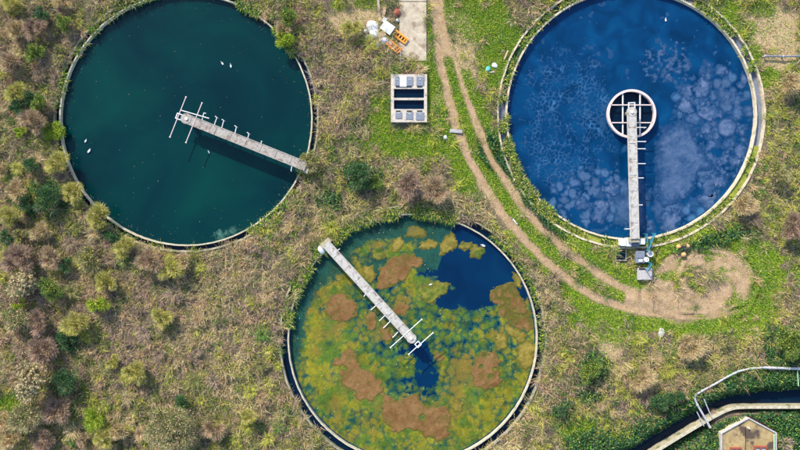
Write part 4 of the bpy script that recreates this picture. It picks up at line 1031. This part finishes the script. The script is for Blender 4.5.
# weeds rooted in the rim channels
r = np.random.default_rng(14); pts_ = []
for ti, a0, a1, nn, rlo, rhi in ((1, 20, 68, 1200, .2, .75), (1, 100, 172, 400, .2, .75), (1, -142, -15, 500, .2, .75), (0, 95, 175, 900, -.1, .9), (0, 30, 66, 1200, -.1, .9), (0, -62, -15, 500, .2, .9), (2, 70, 175, 3200, -.25, .9), (2, -10, 60, 500, .5, .9), (1, 172, 232, 2200, .0, .95), (0, -178, -100, 250, .3, .9)):
    a = np.radians(r.uniform(a0, a1, nn)); q_ = TANKS[ti][1] + r.uniform(rlo, rhi, nn)
    keep = vnoise(q_ * np.cos(a), q_ * np.sin(a), .8, 310 + ti) > .42
    pts_.append(np.stack([TC[ti][0] + q_ * np.cos(a), TC[ti][1] + q_ * np.sin(a), -.1 + 0 * a, a + PI], -1)[keep])
q_ = np.concatenate(pts_); q_ = np.repeat(q_, 3, 0); n = len(q_)
ang = np.where(r.random(n) < .5, q_[:, 3] + r.normal(0, .7, n), r.uniform(0, 2 * PI, n))
col = pal_col(['green', 'lime', 'olive', 'straw', 'dark', 'grass'], pick('abcdef', np.tile([.9, .7, .8, .35, .7, .5], (n, 1)), r), r)
v, f, c = ribbons(q_[:, :3], ang, r.uniform(.15, .7, n), r.uniform(.15, .45, n), r.uniform(.3, 1.1, n), r.uniform(.03, .065, n), r.normal(0, .5, n), col)
o = link('rim_weeds', mesh_np('rim_weeds', v, f, c), M['leaf']); tag(o, 'green weeds sprouting from the rim channels of the tanks', 'weeds', kind='stuff')

# the thicket: low bare bushes grown into one another
r = np.random.default_rng(15); dom = []; parts = []
cx_ = r.uniform(-XR, XR, 9000); cy_ = r.uniform(-YR, YR, 9000)
zd, zg, zs, zp, zk, zu = zones_q(cx_, cy_); ppx, ppy = PX(cx_, cy_)
wt = np.where(ppx < 210, .95, np.where(ppx < 300, .55, .16)) * (1 - zd) ** 3 * (1 - .95 * zg) * (1 - zs) ** 2
ok = (r.random(9000) < wt) & allowed(cx_, cy_, .15) & (ditch_q(cx_, cy_) > 2)
for a, b, u, k_, p_ in zip(cx_[ok], cy_[ok], zu[ok], zk[ok], zp[ok]):
    Rr = r.uniform(.45, 1.15)
    if all((a - q_[0]) ** 2 + (b - q_[1]) ** 2 > (.62 * (Rr + q_[2])) ** 2 for q_ in dom): dom.append((a, b, Rr, u, k_, p_))
dom = dom[:430]
for a, b, Rr, u, k_, p_ in dom:
    nn = int(90 + 330 * Rr * Rr + 60 * Rr); hh = .35 + .55 * Rr
    d = r.normal(size=(nn, 3)); d /= np.linalg.norm(d, axis=1)[:, None]; d[:, 2] = np.abs(d[:, 2])
    rad = Rr * (.75 + .5 * vnoise(d[:, 0] * 2 + a * 3, d[:, 1] * 2 + b * 3, 1.0, 401)) * r.uniform(.6, 1.15, nn)
    g0 = float(ground_q(np.array([a]), np.array([b]))[0])
    st_ = r.uniform(.05, .85, nn)
    b0 = np.array([a, b, g0 + hh * .3]) + d * (rad * st_)[:, None] * np.array([1, 1, .55])
    Lh = rad * r.uniform(.22, .6, nn); ris = d[:, 2] * hh * .22 + r.uniform(.0, .12, nn)
    pw = np.array([.7 + 1.4 * u, .8 + .6 * u, .6 + 1.6 * p_, .6, .55, .25 * (1 + 2 * k_)]); pw /= pw.sum()
    kk = r.choice(6, p=pw); nm = ['purple', 'pink', 'straw', 'olive', 'lime', 'green']
    sl = np.where(r.random(nn) < .72, kk, r.integers(0, 5, nn))
    parts.append(ribbons(b0, np.arctan2(d[:, 1], d[:, 0]) + r.normal(0, .75, nn), Lh, ris, r.uniform(.2, 1.5, nn), r.uniform(.012, .03, nn), r.normal(0, .5, nn), pal_col(nm, sl, r) * r.uniform(.85, 1.2)))
v, f, c = join(parts)
o = link('thicket', mesh_np('thicket', v, f, c), M['leaf']); tag(o, 'continuous thicket of low bare tan and purple bushes merging together', 'thicket', kind='stuff')

# dead leaves and bits blown onto the teal water
r = np.random.default_rng(16); n = 420
a = r.uniform(0, 2 * PI, n); q_ = TANKS[0][1] - .2 - np.abs(r.normal(0, .5, n)); q_[:120] = (TANKS[0][1] - .4) * np.sqrt(r.random(120))
pp = np.stack([TC[0][0] + q_ * np.cos(a), TC[0][1] + q_ * np.sin(a), WZ + .02 + 0 * a], -1)
v, f, c = leaves(pp, r.uniform(.02, .05, n), pal_col(['straw', 'olive', 'pink'], r.integers(0, 3, n), r) * .55, r, .12)
o = link('floating_leaves', mesh_np('floating_leaves', v, f, c), M['leaf']); tag(o, 'small dead leaves floating on the teal tank near its rim', 'leaves', kind='stuff')
floating_mat('weed_patch', 'pale teal weed patch floating at the bottom rim of the teal tank', 'weed', None, [(214, 236), (219, 231), (226, 230), (233, 226), (236, 230), (230, 236), (222, 240), (215, 241)], (0.02, 0.09, 0.075), (0.05, 0.14, 0.11), 909, 2.6, 0.012, thin=(0.002, .04, .04), thin_w=.3)

# single shrubs and small trees: trunk with limbs, crown of twigs and leaves
SHC = {  # twig colours, leaf colours, leaf size, leaves per m2, twig density
 'yellow': (['lime', 'straw', 'lime', 'lime', 'straw'], ['lime', 'lime', 'straw'], .045, 150, 420),
 'bright': (['lime', 'grass', 'green'], ['grass', 'lime'], .05, 330, 260),
 'green': (['olive', 'green', 'green'], ['green', 'olive', 'lime'], .05, 300, 260),
 'dark': (['dark', 'purple', 'dark', 'green'], ['dark', 'dark', 'green', 'dark'], .05, 420, 160),
 'straw': (['straw', 'straw', 'pink'], ['straw', 'lime'], .05, 60, 300),
 'pink': (['pink', 'purple', 'straw'], ['pink', 'olive'], .05, 60, 300),
 'purple': (['purple', 'purple', 'pink'], ['purple', 'olive'], .05, 60, 300),
 'olive': (['olive', 'straw', 'purple'], ['olive', 'lime', 'olive'], .06, 190, 190),
 'cream': (['purple', 'olive'], ['cream'], .085, 300, 110),
 'grey': (['purple', 'olive', 'straw'], ['olive', 'straw', 'green'], .065, 200, 170),
}
PALN['cream'] = np.array([(0.42, 0.34, 0.18), (0.48, 0.40, 0.23), (0.36, 0.28, 0.13)])
def shrub(px_, py_, rp, kind, label, hh=None, name='shrub', cat='shrub', group='shrubs of the rough ground'):
    r = np.random.default_rng(int(px_ * 31 + py_ * 7)); R_ = rp * S * 1.28; h = hh or (0.55 + R_ * 0.85)
    tw, lv, ls, nl, nt = SHC[kind]
    a = P(px_, py_, h * .6); g0 = float(ground_q(np.array([a[0]]), np.array([a[1]]))[0])
    if g0 < -.8: g0 = -.1
    t = thing(name, label, cat, (a[0], a[1], g0), 0, group)
    mb = MB(); top = h * .45
    mb.tube([(0, 0, -.1), (.03, .02, top * .5), (.0, .05, top)], .06 + .03 * R_, 6, .04)
    for k in range(5):
        th = 2 * PI * k / 5 + r.random(); e = R_ * r.uniform(.4, .7)
        mb.tube([(0, .03, top * .6), (math.cos(th) * e * .5, math.sin(th) * e * .5, top * 1.1), (math.cos(th) * e, math.sin(th) * e, h * r.uniform(.6, .8))], .04, 5, .015)
    mb.build('trunk', M['bark'], t)
    # crown: several lobes so that the outline is uneven and gaps stay open
    nlob = max(4, int(5 * R_ + 2)); th = r.uniform(0, 2 * PI, nlob); rad = R_ * np.sqrt(r.random(nlob)) * .68
    lc_ = np.stack([rad * np.cos(th), rad * np.sin(th), h * (.80 - .38 * (rad / R_) ** 2) * r.uniform(.8, 1.1, nlob)], -1); lr = R_ * r.uniform(.26, .5, nlob)
    area = PI * R_ * R_ 
    n1 = int(1.35 * nt * area) + 60
    k = r.integers(0, nlob, n1); d = r.normal(size=(n1, 3)); d /= np.linalg.norm(d, axis=1)[:, None]; d[:, 2] = np.abs(d[:, 2]) * .9 - .15
    b0 = lc_[k] * np.array([.72, .72, .75]) + d * (lr[k] * .15)[:, None]
    e0 = lc_[k] + d * (lr[k] * r.uniform(.7, 1.35, n1))[:, None] * np.array([1.1, 1.1, .9])
    dd = e0 - b0; an = np.arctan2(dd[:, 1], dd[:, 0]); Lh = np.hypot(dd[:, 0], dd[:, 1])
    rise = np.clip(dd[:, 2], .02, None) * .75 + .04
    c1 = pal_col(tw, r.integers(0, len(tw), n1), r, .3)
    k_ = r.uniform(.0, .6, n1)[:, None]; b0 = b0 + dd * k_; Lh = Lh * (1 - k_[:, 0]); rise = rise * (1 - .6 * k_[:, 0]); an = an + r.normal(0, .5, n1)
    parts = [ribbons(b0, an, Lh, rise, np.clip(dd[:, 2] / rise, -.5, 1.4), r.uniform(.013, .032, n1), r.normal(0, .5, n1), c1)]
    n2 = int(nl * area) + 20
    k = r.integers(0, nlob, n2); d = r.normal(size=(n2, 3)); d /= np.linalg.norm(d, axis=1)[:, None]; d[:, 2] = np.where(d[:, 2] < -.3, -d[:, 2], d[:, 2])
    pos = lc_[k] + d * (lr[k] * r.uniform(.55, 1.12, n2) ** .8)[:, None] * np.array([1.05, 1.05, .8])
    if kind == 'cream':        # blossom sits in separate tufts
        nt_ = int(26 * area); tc_ = pos[r.integers(0, n2, nt_)]; pos = tc_[r.integers(0, nt_, n2)] + r.normal(0, .075, (n2, 3))
    parts.append(leaves(pos, r.uniform(.6, 1.3, n2) * ls, pal_col(lv, r.integers(0, len(lv), n2), r, .3), r))
    v, f, c = join(parts)
    link('crown', mesh_np('crown', v, f, c), M['leaf'], t)
    return t
W = 'in the left thicket'
SHRUBS = [
 (12, 5, 9, 'yellow', 'yellow green shrub in the very top left corner'),
 (62, 3, 7, 'straw', 'pale straw coloured shrub cut by the top edge, left of the teal tank'),
 (45, 13, 8, 'dark', 'dark evergreen shrub below the top edge near the upper left corner'),
 (62, 23, 8, 'green', 'green shrub just below the pale straw one at the top edge'),
 (15, 30, 10, 'straw', 'pale twiggy shrub by the left edge, below the corner yellow green one'),
 (36, 28, 11, 'purple', 'bare purple brown shrub left of the green one near the top'),
 (62, 54, 9, 'olive', 'olive shrub against the upper left rim of the teal tank', .6),
 (35, 54, 9, 'green', 'green shrub under the bare purple one, upper left'),
 (12, 62, 11, 'pink', 'pinkish bare shrub at the left edge, level with the upper teal tank'),
 (16, 92, 10, 'yellow', 'soft yellow green shrub near the left edge, above the bright lime ones'),
 (29, 97, 7, 'dark', 'small dark shrub immediately right of the soft yellow green one'),
 (42, 105, 9, 'green', 'mid green shrub a little left of the teal tank rim'),
 (18, 110, 8, 'dark', 'dark shrub between the soft yellow green shrub and the small lime one'),
 (53, 130, 11, 'bright', 'vivid lime shrub overhanging the left rim of the teal tank', .7),
 (20, 133, 6, 'bright', 'small lime shrub left of the vivid one on the rim'),
 (33, 122, 12, 'pink', 'pinkish bare shrub between the small and the vivid lime shrubs'),
 (3, 170, 7, 'straw', 'pale straw shrub cut by the left edge, level with the lower teal tank'),
 (55, 163, 11, 'yellow', 'mustard yellow rounded shrub by the lower left rim of the teal tank'),
 (30, 165, 8, 'dark', 'dark green shrub left of the mustard yellow one'),
 (16, 192, 10, 'straw', 'spiky pale straw shrub above a dark hollow near the left edge'),
 (26, 205, 9, 'dark', 'dark evergreen shrub under the spiky pale straw one'),
 (72, 193, 10, 'yellow', 'pale yellow shrub leaning toward the rim, below the mustard one'),
 (10, 217, 11, 'yellow', 'wide yellow green shrub on the left edge halfway down'),
 (47, 199, 13, 'dark', 'broad dark green shrub left of the pale yellow one'),
 (100, 219, 12, 'yellow', 'yellow green dome shrub overlapping the lower left rim of the teal tank'),
 (127, 248, 10, 'yellow', 'spiky pale yellow shrub below the rim, right of the dome shrub'),
 (150, 262, 12, 'pink', 'reddish brown shrub right of the spiky pale yellow one'),
 (171, 270, 11, 'yellow', 'pale green shrub directly under the bottom of the teal tank'),
 (184, 263, 8, 'straw', 'straw coloured shrub just below the bottom rim of the teal tank'),
 (112, 238, 7, 'dark', 'small dark green shrub under the dome shrub'),
 (8, 236, 7, 'dark', 'small dark shrub on the left edge above the purple one'),
 (23, 238, 9, 'olive', 'olive shrub right of the small dark one on the left edge'),
 (42, 233, 9, 'straw', 'straw pink shrub in the left thicket above the reddish spiky one'),
 (17, 260, 14, 'purple', 'wide bare purple shrub above the smaller cream one'),
 (52, 258, 10, 'pink', 'reddish spiky shrub beside the wide bare purple one'),
 (66, 265, 7, 'dark', 'dark shrub touching the right of the reddish spiky one'),
 (22, 283, 14, 'cream', 'cream blossoming shrub, the upper of the two near the left edge'),
 (52, 288, 11, 'green', 'soft green shrub right of the upper cream blossoming one'),
 (90, 258, 12, 'olive', 'olive straw shrub between the reddish one and the teal tank'),
 (107, 283, 11, 'yellow', 'greenish yellow shrub midway between the cream shrub and the teal tank bottom'),
 (17, 321, 12, 'grey', 'pale grey green shrub on the left edge between the two cream ones'),
 (36, 323, 12, 'purple', 'purple grey shrub right of the pale grey green one'),
 (77, 325, 12, 'yellow', 'rounded yellow olive shrub in the lower left thicket'),
 (97, 306, 9, 'bright', 'bright lime shrub above right of the rounded yellow olive one'),
 (18, 303, 7, 'bright', 'small bright green shrub under the upper cream shrub'),
 (67, 340, 9, 'dark', 'dark green shrub under the rounded yellow olive one'),
 (42, 350, 14, 'purple', 'wide purple brown shrub above the larger cream tree'),
 (68, 382, 12, 'dark', 'dark evergreen shrub in the shade right of the larger cream tree'),
 (27, 419, 15, 'grey', 'wide grey green shrub below the larger cream tree'),
 (5, 422, 9, 'straw', 'pale straw shrub cut by the left edge near the bottom'),
 (12, 442, 9, 'straw', 'pale straw shrub in the bottom left corner'),
 (57, 412, 12, 'purple', 'grey purple bare shrub right of the wide grey green one'),
 (95, 418, 10, 'bright', 'vivid yellow green shrub near the bottom left'),
 (104, 438, 9, 'yellow', 'yellow shrub directly under the vivid yellow green one'),
 (42, 438, 11, 'purple', 'dark purple shrub at the bottom edge, left'),
 (84, 441, 7, 'pink', 'small pinkish shrub at the bottom edge beside the yellow one'),
 (113, 362, 7, 'yellow', 'small yellow shrub upper left of the pale yellow round one'),
 (135, 372, 11, 'yellow', 'pale yellow green round shrub in the lower left quarter'),
 (171, 430, 22, 'grey', 'very wide grey brown domed shrub at the bottom edge'),
 (163, 318, 10, 'yellow', 'soft lime shrub below the teal tank in the middle of brown scrub'),
 (184, 402, 8, 'dark', 'dark green shrub above right of the very wide domed one'),
 (213, 428, 10, 'pink', 'pinkish bare shrub right of the very wide domed one'),
 (117, 430, 9, 'straw', 'straw brown shrub left of the very wide domed one'),
 (248, 418, 8, 'yellow', 'lime flecked shrub left of the lower algae tank rim'),
 (286, 39, 9, 'bright', 'green bush hanging over the upper right rim of the teal tank'),
 (284, 30, 7, 'straw', 'pale dead bush above the green one on the upper right rim of the teal tank'),
 (288, 17, 9, 'green', 'green bush behind the pale dead one, upper middle'),
 (308, 163, 10, 'olive', 'olive bush at the bank end of the teal tank bridge'),
 (352, 28, 9, 'yellow', 'yellow green bush left of the rubbish heap'),
 (361, 176, 12, 'dark', 'dark green bramble bush between the chamber and the algae tank'),
 (374, 182, 8, 'green', 'small green bush right of the dark bramble bush'),
 (408, 186, 13, 'purple', 'purple brown bush above the algae tank'),
 (437, 190, 12, 'pink', 'pinkish brown bush between algae tank and track'),
 (792, 345, 14, 'green', 'green bush on the right edge below the turning loop'),
 (690, 347, 11, 'straw', 'pale straw tussock bush below the turning loop near the boulder'),
 (659, 404, 9, 'dark', 'dark bush on the upper ditch bank, left of the other dark one'),
 (675, 397, 9, 'dark', 'dark bush on the upper ditch bank near the crossing pipe'),
 (560, 409, 7, 'dark', 'dark bush right of the algae tank near the bottom'),
 (790, 83, 10, 'straw', 'pale grassy bush at the right edge below the grey pole'),
 (745, 205, 11, 'straw', 'pale straw bush right of the lower blue tank rim'),
 (778, 172, 10, 'olive', 'olive bush near the right edge beside the blue tank'),
 (793, 228, 12, 'purple', 'purple brown bush on the right edge level with the bridge foot'),
 (590, 372, 11, 'green', 'green bush in the middle of the scrub right of the algae tank'),
 (640, 378, 11, 'straw', 'pale brown bush above the two dark bank bushes'),
]
for s_ in SHRUBS: shrub(*s_)
shrub(33, 381, 16, 'cream', 'largest cream blossoming tree near the lower left edge', 3.6, 'blossom_tree', 'tree')
